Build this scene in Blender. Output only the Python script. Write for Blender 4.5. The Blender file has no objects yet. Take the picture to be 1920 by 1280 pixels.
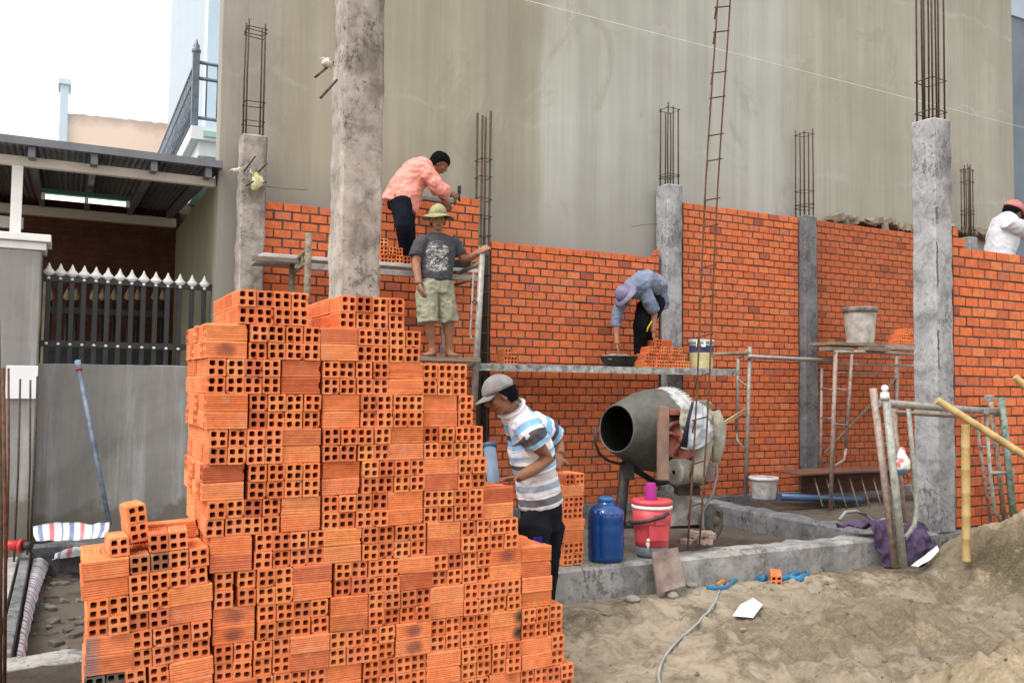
import bpy, bmesh, math, random
import numpy as np
from mathutils import Vector as V, Matrix, noise
random.seed(7)
R = math.radians
SC = bpy.context.scene
COL = SC.collection

# ------------------------------------------------------------------ camera, world, sun, exposure
F, YAW, PIT, ROL, H = 1629.0, R(27.13), R(2.86), R(0.695), 1.55
cf = V((math.sin(YAW)*math.cos(PIT), math.cos(YAW)*math.cos(PIT), math.sin(PIT)))
cr = V((math.cos(YAW), -math.sin(YAW), 0)); cu = cr.cross(cf)
cr, cu = cr*math.cos(ROL)+cu*math.sin(ROL), cu*math.cos(ROL)-cr*math.sin(ROL)
CAM = V((0, 0, H))
cam = bpy.data.objects.new('camera', bpy.data.cameras.new('camera'))
COL.objects.link(cam); SC.camera = cam
cam.matrix_world = Matrix((( cr.x, cu.x, -cf.x, CAM.x), (cr.y, cu.y, -cf.y, CAM.y), (cr.z, cu.z, -cf.z, CAM.z), (0, 0, 0, 1)))
cam.data.sensor_width = 36.0; cam.data.lens = F/1920*36.0
cam.data.clip_start = 0.05; cam.data.clip_end = 2000

w = bpy.data.worlds.new('World'); SC.world = w; w.use_nodes = True
nt = w.node_tree; bg = nt.nodes['Background']
sky = nt.nodes.new('ShaderNodeTexSky'); sky.sky_type = 'NISHITA'; sky.sun_disc = False
SUN_EL, SUN_AZ = R(55), R(255)          # azimuth from +Y clockwise: from the left, a little behind the camera
sky.sun_elevation = SUN_EL; sky.sun_rotation = SUN_AZ
sky.air_density = 0.8; sky.dust_density = 10.0; sky.ozone_density = 0.3
hs = nt.nodes.new('ShaderNodeHueSaturation'); hs.inputs['Saturation'].default_value = 0.35     # thin bright overcast
cl = nt.nodes.new('ShaderNodeMix'); cl.data_type = 'RGBA'; cl.inputs[0].default_value = 0.72; cl.inputs[7].default_value = (6.85, 6.75, 6.6, 1)   # even cloud sheet
nt.links.new(sky.outputs[0], hs.inputs['Color']); nt.links.new(hs.outputs[0], cl.inputs[6]); nt.links.new(cl.outputs[2], bg.inputs[0]); bg.inputs[1].default_value = 0.15
sl = bpy.data.lights.new('sun', 'SUN'); sl.energy = 0.9; sl.angle = R(22); sl.color = (1, .95, .88)
so = bpy.data.objects.new('sun', sl); COL.objects.link(so)
sd = V((math.sin(SUN_AZ)*math.cos(SUN_EL), math.cos(SUN_AZ)*math.cos(SUN_EL), math.sin(SUN_EL)))
so.rotation_euler = sd.to_track_quat('Z', 'Y').to_euler(); so.location = sd*60
SC.view_settings.view_transform = 'Standard'; SC.view_settings.look = 'None'
SC.view_settings.exposure = 0.92; SC.view_settings.gamma = 1

# ------------------------------------------------------------------ helpers: places
def ray(x, y): return cf + cr*((x-960)/F) + cu*((640-y)/F)
def PY(x, y, Y): d = ray(x, y); return CAM + d*(Y/d.y)             # on the vertical plane at depth Y
def PZ(x, y, Z): d = ray(x, y); return CAM + d*((Z-H)/d.z)         # on the level at height Z
def PX(x, y, X): d = ray(x, y); return CAM + d*(X/d.x)

# ------------------------------------------------------------------ helpers: scene graph
def world_loc(o):
    l = V((0, 0, 0))
    while o: l = l + o.location; o = o.parent
    return l
def tag(o, label=None, cat=None, group=None, kind=None):
    if label: o['label'] = label
    if cat: o['category'] = cat
    if group: o['group'] = group
    if kind: o['kind'] = kind
    return o
def thing(name, loc, label, cat, group=None):
    o = bpy.data.objects.new(name, None); COL.objects.link(o); o.location = V(loc)
    o.empty_display_size = .1
    return tag(o, label, cat, group)

class MB:
    """collects shapes; build() links them as ONE mesh object"""
    def __init__(s): s.v = []; s.f = []; s.m = []; s.sm = []
    def add(s, vs, fs, mi=0, smooth=False):
        b = len(s.v); s.v += [V(p) for p in vs]
        for f in fs: s.f.append([b+i for i in f]); s.m.append(mi); s.sm.append(smooth)
        return s
    def box(s, lo, hi, mi=0, bev=0.0):
        x0, y0, z0 = lo; x1, y1, z1 = hi
        return s.obox(((x0+x1)/2, (y0+y1)/2, (z0+z1)/2), ((x1-x0)/2, (y1-y0)/2, (z1-z0)/2), None, mi, bev)
    def obox(s, c, h, rot=None, mi=0, bev=0.0):
        rot = rot or Matrix.Identity(3); c = V(c); b = min(bev, min(h)*.45)
        if b <= 0:
            vs = [c+rot@V((sx*h[0], sy*h[1], sz*h[2])) for sx in (-1, 1) for sy in (-1, 1) for sz in (-1, 1)]
            return s.add(vs, [(0, 1, 3, 2), (4, 6, 7, 5), (0, 4, 5, 1), (2, 3, 7, 6), (0, 2, 6, 4), (1, 5, 7, 3)], mi)
        bm = bmesh.new(); bmesh.ops.create_cube(bm, size=2)
        for v in bm.verts: v.co = V((v.co.x*h[0], v.co.y*h[1], v.co.z*h[2]))
        bmesh.ops.bevel(bm, geom=bm.edges[:], offset=b, segments=2, affect='EDGES', profile=.6)
        bm.verts.index_update()
        s.add([c+rot@v.co for v in bm.verts], [[v.index for v in f.verts] for f in bm.faces], mi); bm.free(); return s
    def tube(s, pts, r, seg=8, mi=0, cap=True):
        pts = [V(p) for p in pts]; n = len(pts)
        rs = r if isinstance(r, (list, tuple)) else [r]*n
        t0 = (pts[1]-pts[0]).normalized(); a = V((0, 0, 1)) if abs(t0.z) < .9 else V((1, 0, 0))
        nrm = t0.cross(a).normalized(); vs = []
        for i in range(n):
            t = (pts[min(i+1, n-1)]-pts[max(i-1, 0)]).normalized()
            nrm = (nrm-t*nrm.dot(t)).normalized(); bi = t.cross(nrm)
            for k in range(seg):
                an = 2*math.pi*k/seg; vs.append(pts[i]+(nrm*math.cos(an)+bi*math.sin(an))*rs[i])
        fs = [(i*seg+k, i*seg+(k+1) % seg, (i+1)*seg+(k+1) % seg, (i+1)*seg+k) for i in range(n-1) for k in range(seg)]
        s.add(vs, fs, mi, True)
        if cap: 
            b = len(s.v)-n*seg
            s.f += [[b+k for k in range(seg)][::-1], [b+(n-1)*seg+k for k in range(seg)]]; s.m += [mi, mi]; s.sm += [False, False]
        return s
    def lathe(s, base, prof, seg=28, axis=V((0, 0, 1)), mi=0, smooth=True):
        """prof: (radius, distance along axis)"""
        axis = V(axis).normalized(); a = V((1, 0, 0)) if abs(axis.x) < .9 else V((0, 1, 0))
        n = axis.cross(a).normalized(); b = axis.cross(n); base = V(base); vs = []
        for r_, z in prof:
            for k in range(seg):
                an = 2*math.pi*k/seg; vs.append(base+axis*z+(n*math.cos(an)+b*math.sin(an))*max(r_, 1e-4))
        fs = [(i*seg+k, i*seg+(k+1) % seg, (i+1)*seg+(k+1) % seg, (i+1)*seg+k) for i in range(len(prof)-1) for k in range(seg)]
        return s.add(vs, fs, mi, smooth)
    def loft(s, pts, rad, side, seg=16, mi=0):
        """elliptic rings along pts, rad = [(a, b)], a along side"""
        pts = [V(p) for p in pts]; n = len(pts); vs = []; side = V(side)
        for i in range(n):
            t = (pts[min(i+1, n-1)]-pts[max(i-1, 0)]).normalized()
            sv = (side-t*side.dot(t)).normalized(); nv = t.cross(sv); a, b = rad[i]
            for k in range(seg):
                an = 2*math.pi*k/seg; vs.append(pts[i]+sv*a*math.cos(an)+nv*b*math.sin(an))
        fs = [(i*seg+k, i*seg+(k+1) % seg, (i+1)*seg+(k+1) % seg, (i+1)*seg+k) for i in range(n-1) for k in range(seg)]
        fs += [list(range(seg))[::-1], [(n-1)*seg+k for k in range(seg)]]
        return s.add(vs, fs, mi, True)
    def ball(s, c, r, rot=None, seg=14, mi=0):
        r = r if isinstance(r, (tuple, list)) else (r, r, r); rot = rot or Matrix.Identity(3); c = V(c); vs = []; ring = seg//2
        for i in range(ring+1):
            th = math.pi*i/ring
            for k in range(seg):
                ph = 2*math.pi*k/seg
                vs.append(c+rot@V((r[0]*math.sin(th)*math.cos(ph), r[1]*math.sin(th)*math.sin(ph), r[2]*math.cos(th))))
        fs = [(i*seg+k, (i+1)*seg+k, (i+1)*seg+(k+1) % seg, i*seg+(k+1) % seg) for i in range(ring) for k in range(seg)]
        return s.add(vs, fs, mi, True)
    def build(s, name, mats, parent=None, label=None, cat=None, group=None, kind=None, origin=None, weld=False):
        me = bpy.data.meshes.new(name)
        if parent is not None: org = world_loc(parent); loc = V((0, 0, 0))
        else:
            if origin is None:
                xs = [v.x for v in s.v]; ys = [v.y for v in s.v]; zs = [v.z for v in s.v]
                origin = V(((min(xs)+max(xs))/2, (min(ys)+max(ys))/2, min(zs)))
            org = V(origin); loc = org
        me.from_pydata([v-org for v in s.v], [], s.f)
        for m in (mats if isinstance(mats, (list, tuple)) else [mats]): me.materials.append(m)
        me.polygons.foreach_set('material_index', s.m); me.polygons.foreach_set('use_smooth', s.sm)
        if weld:
            bm = bmesh.new(); bm.from_mesh(me); bmesh.ops.remove_doubles(bm, verts=bm.verts[:], dist=1e-5); bm.to_mesh(me); bm.free()
        me.update()
        o = bpy.data.objects.new(name, me); COL.objects.link(o); o.location = loc
        if parent is not None: o.parent = parent
        return tag(o, label, cat, group, kind)

def copy_tree(o, parent=None):
    c = o.copy(); COL.objects.link(c)
    if parent: c.parent = parent
    for ch in o.children: copy_tree(ch, c)
    return c

# ------------------------------------------------------------------ helpers: materials
def sock(n, *names):
    for k in names:
        if k in n.inputs: return n.inputs[k]
class NT:
    def __init__(s, name):
        s.mat = bpy.data.materials.new(name); s.mat.use_nodes = True; s.t = s.mat.node_tree
        s.p = s.t.nodes['Principled BSDF']; s.tc = s.n('ShaderNodeTexCoord')
    def n(s, t, **k):
        nd = s.t.nodes.new(t)
        for a, b in k.items(): setattr(nd, a, b)
        return nd
    def l(s, a, b): s.t.links.new(a, b)
    def val(s, b, x):
        if hasattr(x, 'is_output'): s.l(x, b)
        else: b.default_value = x
    def coord(s, scale=(1, 1, 1), out='Object', loc=(0, 0, 0)):
        mp = s.n('ShaderNodeMapping'); mp.inputs['Scale'].default_value = scale; mp.inputs['Location'].default_value = loc
        s.l(s.tc.outputs[out], mp.inputs[0]); return mp.outputs[0]
    def noise(s, scale, detail=4, rough=.55, stretch=(1, 1, 1), dist=0, loc=(0, 0, 0), out='Object'):
        nd = s.n('ShaderNodeTexNoise'); nd.inputs['Scale'].default_value = scale; nd.inputs['Detail'].default_value = detail
        nd.inputs['Roughness'].default_value = rough; nd.inputs['Distortion'].default_value = dist
        s.l(s.coord(stretch, out, loc), nd.inputs['Vector']); return nd.outputs[0]
    def noise4(s, w_, scale, detail=4, rough=.55, stretch=(1, 1, 1), loc=(0, 0, 0)):
        o_ = s.noise(scale, detail, rough, stretch, 0, loc); nd = o_.node; nd.noise_dimensions = '4D'; s.l(w_, nd.inputs['W']); return nd.outputs[0]
    def ramp(s, fac, stops, interp='LINEAR'):
        r_ = s.n('ShaderNodeValToRGB'); e = r_.color_ramp; e.interpolation = interp
        while len(e.elements) < len(stops): e.elements.new(.5)
        for el, (p, c) in zip(e.elements, stops): el.position = p; el.color = tuple(c)+((1,) if len(c) == 3 else ())
        s.val(r_.inputs[0], fac); return r_.outputs[0]
    def mix(s, fac, a, b, mode='MIX'):
        m = s.n('ShaderNodeMix', data_type='RGBA', blend_type=mode)
        for k, x in ((0, fac), (6, a), (7, b)):
            if isinstance(x, tuple) and len(x) == 3: x = x+(1,)
            s.val(m.inputs[k], x)
        return m.outputs[2]
    def math(s, op, a, b=0.0, clamp=False):
        m = s.n('ShaderNodeMath', operation=op, use_clamp=clamp); s.val(m.inputs[0], a); s.val(m.inputs[1], b); return m.outputs[0]
    def sep(s, v):
        m = s.n('ShaderNodeSeparateXYZ'); s.l(v, m.inputs[0]); return m.outputs
    def attr(s, name):
        a = s.n('ShaderNodeAttribute'); a.attribute_name = name; return a
    def done(s, col, rough=.85, metal=0, bump=None, bstr=.3, bdist=.01, spec=.3):
        if isinstance(col, tuple) and len(col) == 3: col = col+(1,)
        s.val(s.p.inputs['Base Color'], col); s.val(s.p.inputs['Roughness'], rough); s.p.inputs['Metallic'].default_value = metal
        sock(s.p, 'Specular IOR Level', 'Specular').default_value = spec
        if bump is not None:
            b = s.n('ShaderNodeBump'); b.inputs['Strength'].default_value = bstr; b.inputs['Distance'].default_value = bdist
            s.l(bump, b.inputs['Height']); s.l(b.outputs[0], s.p.inputs['Normal'])
        return s.mat
def mul(c, k): return tuple(x*k for x in c)
def simple(name, c, var=.25, scale=6, rough=.8, metal=0, bstr=.2, bscale=40, stretch=(1, 1, 1), spec=.3, c2=None, bdist=.005):
    """two-tone noisy surface"""
    n = NT(name); f = n.noise(scale, 5, .6, stretch)
    col = n.ramp(f, [(.3, mul(c, 1-var)), (.7, c2 or mul(c, 1+var*.6))])
    return n.done(col, rough, metal, n.noise(bscale, 3), bstr, bdist, spec)

def concrete(name, c, dark, stain=None, scale=2.2, bstr=.35, pits=True):
    n = NT(name)
    big = n.noise(scale, 6, .62, dist=.4); fine = n.noise(38, 4, .6)
    col = n.ramp(big, [(.34, dark), (.5, mul(c, .95)), (.64, mul(c, 1.22))])
    col = n.mix(.35, col, n.ramp(fine, [(.35, mul(c, .7)), (.65, mul(c, 1.15))]))
    if stain:
        st = n.ramp(n.noise(1.4, 5, .65, (1.6, 1.6, .45), loc=(3, 1, 7)), [(.50, (0, 0, 0)), (.60, (.85, .85, .85))])
        col = n.mix(st, col, stain)
    h = n.math('ADD', n.math('MULTIPLY', big, .8), n.math('MULTIPLY', fine, .35))
    if pits:
        pv = n.math('ADD', n.noise(34, 5, .7, (1, 1, .7), loc=(8, 1, 2)), n.math('MULTIPLY', n.noise(2.6, 4, .6, loc=(1, 4, 9)), .7))
        # honeycombed patches
        pit = n.ramp(pv, [(.95, (1, 1, 1)), (1.0, (0, 0, 0))])
        col = n.mix(1.0, col, n.ramp(pv, [(.95, (1, 1, 1)), (1.0, (.52, .5, .48))]), 'MULTIPLY')
        bl_ = n.noise(6.5, 6, .72, dist=.7, loc=(2, 9, 4)); col = n.mix(1.0, col, n.ramp(bl_, [(.36, (.66, .64, .62)), (.5, (1, 1, 1)), (.64, (1.18, 1.18, 1.18))]), 'MULTIPLY')
        h = n.math('ADD', h, n.math('MULTIPLY', pit, .25))
    return n.done(col, .9, 0, h, bstr, .02, .2)

M = {}
M['conc_warm'] = concrete('concrete_warm', (.36, .325, .295), (.20, .175, .15), (.15, .13, .11), 3.4)
M['conc_grey'] = concrete('concrete_grey', (.23, .235, .245), (.14, .14, .15), (.31, .32, .33))
M['conc_white'] = concrete('concrete_pale', (.33, .335, .35), (.20, .205, .215), (.13, .135, .145))
M['conc_dark'] = concrete('concrete_dark', (.15, .155, .165), (.085, .09, .10), (.20, .2, .21))
M['conc_beam'] = concrete('concrete_beam', (.25, .25, .252), (.155, .155, .155), (.33, .32, .30))
M['rust'] = simple('rusty_steel', (.11, .062, .042), .45, 30, .8, .3, .4, 150, c2=(.17, .08, .04))
M['rebar'] = simple('rebar_steel', (.075, .062, .058), .4, 25, .75, .4, .4, 160, c2=(.13, .085, .06))
M['steel'] = simple('worn_galvanised_pipe', (.33, .31, .29), .35, 18, .55, .35, .25, 60, c2=(.42, .40, .37))
M['pinkpipe'] = simple('old_pink_painted_pipe', (.34, .23, .19), .4, 22, .65, .15, .3, 60, c2=(.42, .36, .32))
M['greenpipe'] = simple('green_painted_pipe', (.05, .16, .11), .45, 20, .6, .15, .3, 60, c2=(.28, .33, .29))
M['palepipe'] = simple('pale_green_pipe', (.33, .36, .32), .4, 20, .65, .15, .3, 60, c2=(.45, .45, .41))
M['oldbrick'] = None
M['wood'] = simple('weathered_plank', (.25, .20, .155), .45, 5, .85, 0, .35, 30, (1, 8, 8))
M['woodred'] = simple('reddish_form_board', (.16, .075, .055), .4, 5, .8, 0, .3, 30, (1, 6, 6))
M['bamboo'] = None
M['black'] = simple('black_paint', (.022, .023, .026), .3, 10, .45, 0, .1, 50, spec=.45)
M['white'] = simple('white_paint', (.78, .78, .76), .08, 8, .5, 0, .1, 50)
M['paper'] = simple('paper_sheet', (.80, .81, .85), .05, 6, .8, 0, .15, 25)
n = NT('bamboo_skin')
z = n.sep(n.coord((1, 1, 1)))
M['bamboo'] = n.done(n.ramp(n.noise(9, 4, .6, (1, 1, 1)), [(.3, (.36, .24, .09)), (.7, (.52, .38, .17))]), .5, 0, n.noise(40, 3), .15, .004, .4)

# fired clay of the loose hollow bricks: every brick its own tone
def clay(name, smudge=None, island=False):
    n = NT(name); oi = n.n('ShaderNodeObjectInfo')
    if island:
        g = n.n('ShaderNodeNewGeometry'); rnd = g.outputs['Random Per Island']
    else: rnd = oi.outputs['Random']
    col = n.ramp(rnd, [(0, (.60, .162, .058)), (.2, (.70, .202, .072)), (.5, (.78, .248, .096)), (.75, (.72, .232, .104)), (.9, (.75, .27, .094)), (1, (.54, .135, .064))])
    w_ = n.math('MULTIPLY', rnd, 37.0)
    sp = n.noise4(w_, 26, 5, .65)
    col = n.mix(1, col, n.ramp(sp, [(.3, (.80, .76, .74)), (.6, (1.06, 1.06, 1.06))]), 'MULTIPLY')
    blot = n.ramp(n.noise4(w_, 9, 4, .6), [(.54, (0, 0, 0)), (.72, (.6, .6, .6))]); dust = n.ramp(n.noise4(w_, 14, 5, .7, loc=(3, 1, 1)), [(.57, (0, 0, 0)), (.68, (.5, .5, .5))])
    col = n.mix(dust, col, (.55, .33, .23)); dk_ = n.ramp(n.noise4(w_, 7, 3, .6, loc=(7, 7, 1)), [(.62, (0, 0, 0)), (.78, (.55, .55, .55))]); col = n.mix(dk_, col, (.36, .085, .04))
    col = n.mix(blot, col, (.76, .33, .17))
    if not island: col = n.mix(1, col, oi.outputs['Color'], 'MULTIPLY')
    if smudge:
        c = n.sep(n.coord((1, 1, 1)))
        d = n.math('ADD', n.math('MULTIPLY', n.math('POWER', n.math('ABSOLUTE', n.math('ADD', c[1], smudge[0])), 2), smudge[1]), n.math('MULTIPLY', n.math('POWER', c[2], 2.0), smudge[2]))
        d = n.math('ADD', d, n.math('MULTIPLY', n.noise4(w_, 15, 5, .7), .95))
        col = n.mix(n.ramp(d, [(.42, smudge[4]), (1.05, (0, 0, 0))]), col, smudge[3])
    return n.done(col, .88, 0, n.noise(90, 4, .6), .3, .004, .2)
M['clay'] = clay('fired_clay'); M['clay_mass'] = clay('fired_clay_rest', island=True)
M['clay_scorch'] = clay('fired_clay_scorched', (0, 160, 350, (.20, .060, .055), (.85, .85, .85)))
M['clay_tar'] = clay('fired_clay_stained', (.085, 160, 60, (.22, .17, .165), (.85, .85, .85))); M['clay_black'] = clay('fired_clay_blackened', (.085, 230, 230, (.03, .03, .028), (1, 1, 1)))

# laid bricks: tone per brick
def laid(name, k, smear):
  n = NT(name); g = n.n('ShaderNodeNewGeometry')
  c = n.ramp(g.outputs['Random Per Island'], [(p_, mul(c_, k)) for p_, c_ in [(0, (.27, .080, .052)), (.03, (.45, .118, .052)), (.16, (.53, .138, .054)), (.55, (.60, .155, .056)), (.8, (.53, .135, .058)), (.95, (.60, .190, .072)), (1, (.42, .125, .08))]])
  c = n.mix(1, c, n.ramp(n.noise(18, 5, .65), [(.28, (.74, .70, .68)), (.62, (1.08, 1.08, 1.08))]), 'MULTIPLY')
  c = n.mix(n.ramp(n.noise(1.1, 5, .6), [(.56, (0, 0, 0)), (.76, (.5, .5, .5))]), c, (.34, .095, .05))
  c = n.mix(n.ramp(n.noise(5.5, 6, .75, (1, 1, 1.6), dist=.6, loc=(6, 2, 4)), [(.60, (0, 0, 0)), (.72, (smear, smear, smear))]), c, (.24, .20, .165))
  return n.done(c, .88, 0, n.noise(60, 4), .3, .006, .2)
M['laid'] = laid('laid_brick', 1.12, .4); M['laid_dark'] = laid('laid_brick_dark', .80, .35); M['laid_smear'] = laid('laid_brick_smeared', 1.1, .75)
M['mortar'] = simple('mortar', (.105, .088, .076), .5, 6, .95, 0, .5, 60)

# ================================================================== SETTING
YS, YF, YW, YB = 4.1, 5.2, 8.9, 9.13        # brick stack face, front beam, brick walls, plastered wall of the next house
def fbm(x, y, s, o=4): 
    return noise.fractal(V((x*s, y*s, 3.7)), 1.0, 2.0, o)
def sstep(a, b, x): 
    t = min(max((x-a)/(b-a), 0), 1); return t*t*(3-2*t)
def mound(x, y):
    d1 = math.hypot((x-7.75)*.95, (y-3.9)*1.0); h = max(0, 1.02-.62*d1)
    d2 = math.hypot((x-4.7)*.60, (y-2.25)); h2 = max(0, .52-.42*d2)
    d3 = math.hypot((x-4.9)*.7, (y-4.0)*1.2); h3 = max(0, .16-.13*d3)
    return (h**2+h2**2+h3**2)**.5 if (h or h2 or h3) else 0
_r = random.Random(5); FEET = []
for i in range(34):
    fx_, fy_ = _r.uniform(2.7, 6.2), _r.uniform(2.6, 5.0); FEET.append((fx_, fy_, _r.uniform(0, 6.28)))
def gz(x, y):
    z = .055-.16*sstep(5.1, 4.2, y)
    if y > 5.3: z = .04
    m = mound(x, y)
    rough = .014+.13*min(m, .4)+.035*sstep(2.6, 4.2, x)*sstep(5.15, 4.6, y)
    z += m+fbm(x, y, 2.2)*rough*1.1+fbm(x+9, y, 7)*rough*.6+max(0, noise.noise(V((x*11, y*11, 4))))*rough*.6+(1-2*abs(noise.noise(V((x*4.5, y*4.5, 9)))))*rough*.35+noise.noise(V((x*24, y*24, 2)))*(.006+rough*.24)
    if y < 5.1:
        for fx_, fy_, fa in FEET:
            dx, dy = x-fx_, y-fy_
            if abs(dx) < .3 and abs(dy) < .3:
                u_ = (dx*math.cos(fa)+dy*math.sin(fa))/.14; v_ = (dy*math.cos(fa)-dx*math.sin(fa))/.055; q_ = u_*u_+v_*v_
                z += -.030*math.exp(-q_*q_*.9)+.012*math.exp(-(math.sqrt(q_)-1.5)**2*5)
    if y < 5.1 and x > 1.4: z += .010*abs(noise.noise(V((x*9, y*14, 1))))
    # trench on the left, inside the low kerb
    if 5.35 < y < 9 and x < 1.0: z += -.16*sstep(5.35, 5.6, y)*sstep(8.9, 8.5, y)+.03*fbm(x, y, 5)
    return z
def axis_pts(segs):
    out = []
    for a, b, st in segs: out += list(np.arange(a, b-1e-6, st))
    return out+[segs[-1][1]]
gx = axis_pts([(-150, -20, 26), (-20, -3, 1.7), (-3, 1.4, .07), (1.4, 2.4, .03), (2.4, 7.6, .019), (7.6, 8.2, .03), (8.2, 12, .2), (12, 25, 1.6), (25, 180, 31)])
gy = axis_pts([(-120, -8, 28), (-8, 1.2, 1.0), (1.2, 5.3, .019), (5.3, 9.3, .08), (9.3, 20, 1.0), (20, 190, 34)])
vs = [(x, y, gz(x, y) if -4 < x < 13 and 0 < y < 9.3 else 0.0) for y in gy for x in gx]
nx = len(gx); me = bpy.data.meshes.new('ground')
me.from_pydata(vs, [], [(j*nx+i, j*nx+i+1, (j+1)*nx+i+1, (j+1)*nx+i) for j in range(len(gy)-1) for i in range(nx-1)])
at = me.attributes.new('soil', 'FLOAT', 'POINT')
at.data.foreach_set('value', [1.0 if (y > 5.3 or x < 1.2) and -4 < x < 30 else 0.0 for x, y, z in vs])
at2 = me.attributes.new('heap', 'FLOAT', 'POINT')
at2.data.foreach_set('value', [min(1, mound(x, y)*4) if 0 < y < 5.3 else 0 for x, y, z in vs])
at3 = me.attributes.new('damp', 'FLOAT', 'POINT')
at3.data.foreach_set('value', [min(1, max(.12, 1.5*sstep(1.9, .7, math.hypot((x-5.25)*.75, (y-4.2)*1.1)))) for x, y, z in vs])
me.polygons.foreach_set('use_smooth', [True]*len(me.polygons))
n = NT('sandy_ground')
big = n.noise(1.15, 6, .65, dist=.8); med = n.noise(5.5, 7, .75, dist=.5); fin = n.noise(48, 7, .8)
dry = n.mix(.5, n.ramp(med, [(.38, (.26, .208, .138)), (.60, (.43, .352, .245))]), n.ramp(fin, [(.40, (.21, .165, .108)), (.58, (.47, .385, .27))]))
wet = n.ramp(fin, [(.40, (.065, .053, .034)), (.60, (.15, .122, .08))])
k = n.math('ADD', big, n.math('MULTIPLY', med, .55))
sand = n.mix(n.math('MULTIPLY', n.attr('damp').outputs['Fac'], n.sep(n.ramp(k, [(.60, (0, 0, 0)), (.72, (1, 1, 1))]))[0]), dry, wet)
flat = n.mix(n.ramp(k, [(.66, (1, 1, 1)), (.80, (0, 0, 0))]), n.ramp(med, [(.38, (.215, .178, .130)), (.60, (.36, .305, .232))]), n.ramp(fin, [(.40, (.10, .081, .057)), (.60, (.21, .172, .125))]))
sand = n.mix(n.attr('heap').outputs['Fac'], flat, sand)
soil = n.mix(n.ramp(k, [(.62, (0, 0, 0)), (.85, (1, 1, 1))]), n.ramp(fin, [(.3, (.04, .033, .027)), (.7, (.085, .07, .057))]), (.13, .11, .09))
cc = n.mix(n.attr('soil').outputs['Fac'], sand, soil)
M['ground'] = n.done(cc, .95, 0, n.math('ADD', n.math('MULTIPLY', med, .7), n.math('MULTIPLY', fin, .9)), .7, .022, .15)
me.materials.append(M['ground']); ground = bpy.data.objects.new('ground', me); COL.objects.link(ground); tag(ground, kind='structure')

def rough_box(lo, hi, step=.06, amp=.006, bev=.012):
    bm = bmesh.new(); bmesh.ops.create_cube(bm, size=1)
    lo, hi = V(lo), V(hi); d = hi-lo
    for v in bm.verts: v.co = V((lo.x+d.x*(v.co.x+.5), lo.y+d.y*(v.co.y+.5), lo.z+d.z*(v.co.z+.5)))
    bmesh.ops.bevel(bm, geom=bm.edges[:], offset=bev, segments=1, affect='EDGES')
    for ax in range(3):
        k = int(d[ax]/step)
        for i in range(1, k):
            p = V((0, 0, 0)); p[ax] = lo[ax]+d[ax]*i/k; nn = V((0, 0, 0)); nn[ax] = 1
            bmesh.ops.bisect_plane(bm, geom=bm.verts[:]+bm.edges[:]+bm.faces[:], plane_co=p, plane_no=nn)
    bm.normal_update()
    for v in bm.verts:
        edge = sum(1 for ax in range(3) if min(abs(v.co[ax]-lo[ax]), abs(v.co[ax]-hi[ax])) < bev*1.5)
        v.co += v.normal*(noise.fractal(v.co*4, 1, 2, 4)*amp*(2.2 if edge > 1 else 1)-(amp*1.5*max(0, noise.noise(v.co*9)) if edge > 1 else 0))
    bm.verts.index_update(); mb = MB(); mb.add([v.co.copy() for v in bm.verts], [[v.index for v in f.verts] for f in bm.faces]); bm.free(); return mb

# ---- the plastered wall of the next house (side wall) and its front with the balcony
XL = PY(411, 300, YB).x; XR = PY(1899, 200, YB).x
n = NT('wall_plaster')
xx = n.math('DIVIDE', n.math('ADD', n.sep(n.tc.outputs['Object'])[0], n.math('MULTIPLY', n.math('SUBTRACT', n.noise(.5, 4, .6), .5), .35)), XR-XL)
def fx(px, y=300): return (PY(px, y, YB).x-XL)/(XR-XL)
band = n.ramp(xx, [(fx(500), (.36, .34, .31)), (fx(530), (.33, .31, .25)), (fx(700), (.355, .338, .275)), (fx(905), (.345, .335, .28)), (fx(1005), (.325, .315, .26)), (fx(1022), (.41, .42, .395)), (fx(1290), (.395, .405, .385)), (fx(1460), (.42, .435, .42)), (fx(1500), (.365, .36, .32)), (fx(1880), (.345, .34, .305))])
stk = n.noise(1.0, 5, .7, (3.2, 3.2, .10)); stk2 = n.noise(1.0, 3, .6, (16, 16, .35), loc=(4, 2, 8)); clo = n.noise(.55, 5, .6)
c = n.mix(1, band, n.ramp(stk, [(.3, (.86, .86, .85)), (.5, (1, 1, 1)), (.68, (1.13, 1.13, 1.14))]), 'MULTIPLY')
c = n.mix(1, c, n.ramp(stk2, [(.3, (.95, .95, .945)), (.7, (1.03, 1.03, 1.03))]), 'MULTIPLY')
c = n.mix(1, c, n.ramp(clo, [(.3, (.86, .85, .83)), (.7, (1.09, 1.09, 1.09))]), 'MULTIPLY')
zz = n.sep(n.tc.outputs['Object'])[2]
wob = n.math('ADD', zz, n.math('MULTIPLY', n.noise(.8, 6, .7, (1, 1, 1), loc=(9, 0, 0)), 1.1))
for zl_, st_ in ((6.25, .30), (4.75, .22), (7.7, .25)):            # day joints of the render, faint and broken
    dl = n.math('ABSOLUTE', n.math('SUBTRACT', wob, zl_+.5)); c = n.mix(n.math('MULTIPLY', n.sep(n.ramp(dl, [(.01, (st_, st_, st_)), (.05, (0, 0, 0))]))[0], n.sep(n.ramp(n.noise(1.3, 3, .6, loc=(zl_, 2, 2)), [(.42, (0, 0, 0)), (.6, (1, 1, 1))]))[0]), c, (.52, .52, .49))
blt = n.ramp(n.noise(.9, 6, .72, (1, 1, .6), dist=1.0, loc=(1, 8, 3)), [(.55, (0, 0, 0)), (.62, (.35, .35, .35)), (.75, (.2, .2, .2))]); c = n.mix(blt, c, (.27, .25, .20)); c = n.mix(1, c, (.93, .92, .90), 'MULTIPLY')
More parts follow.
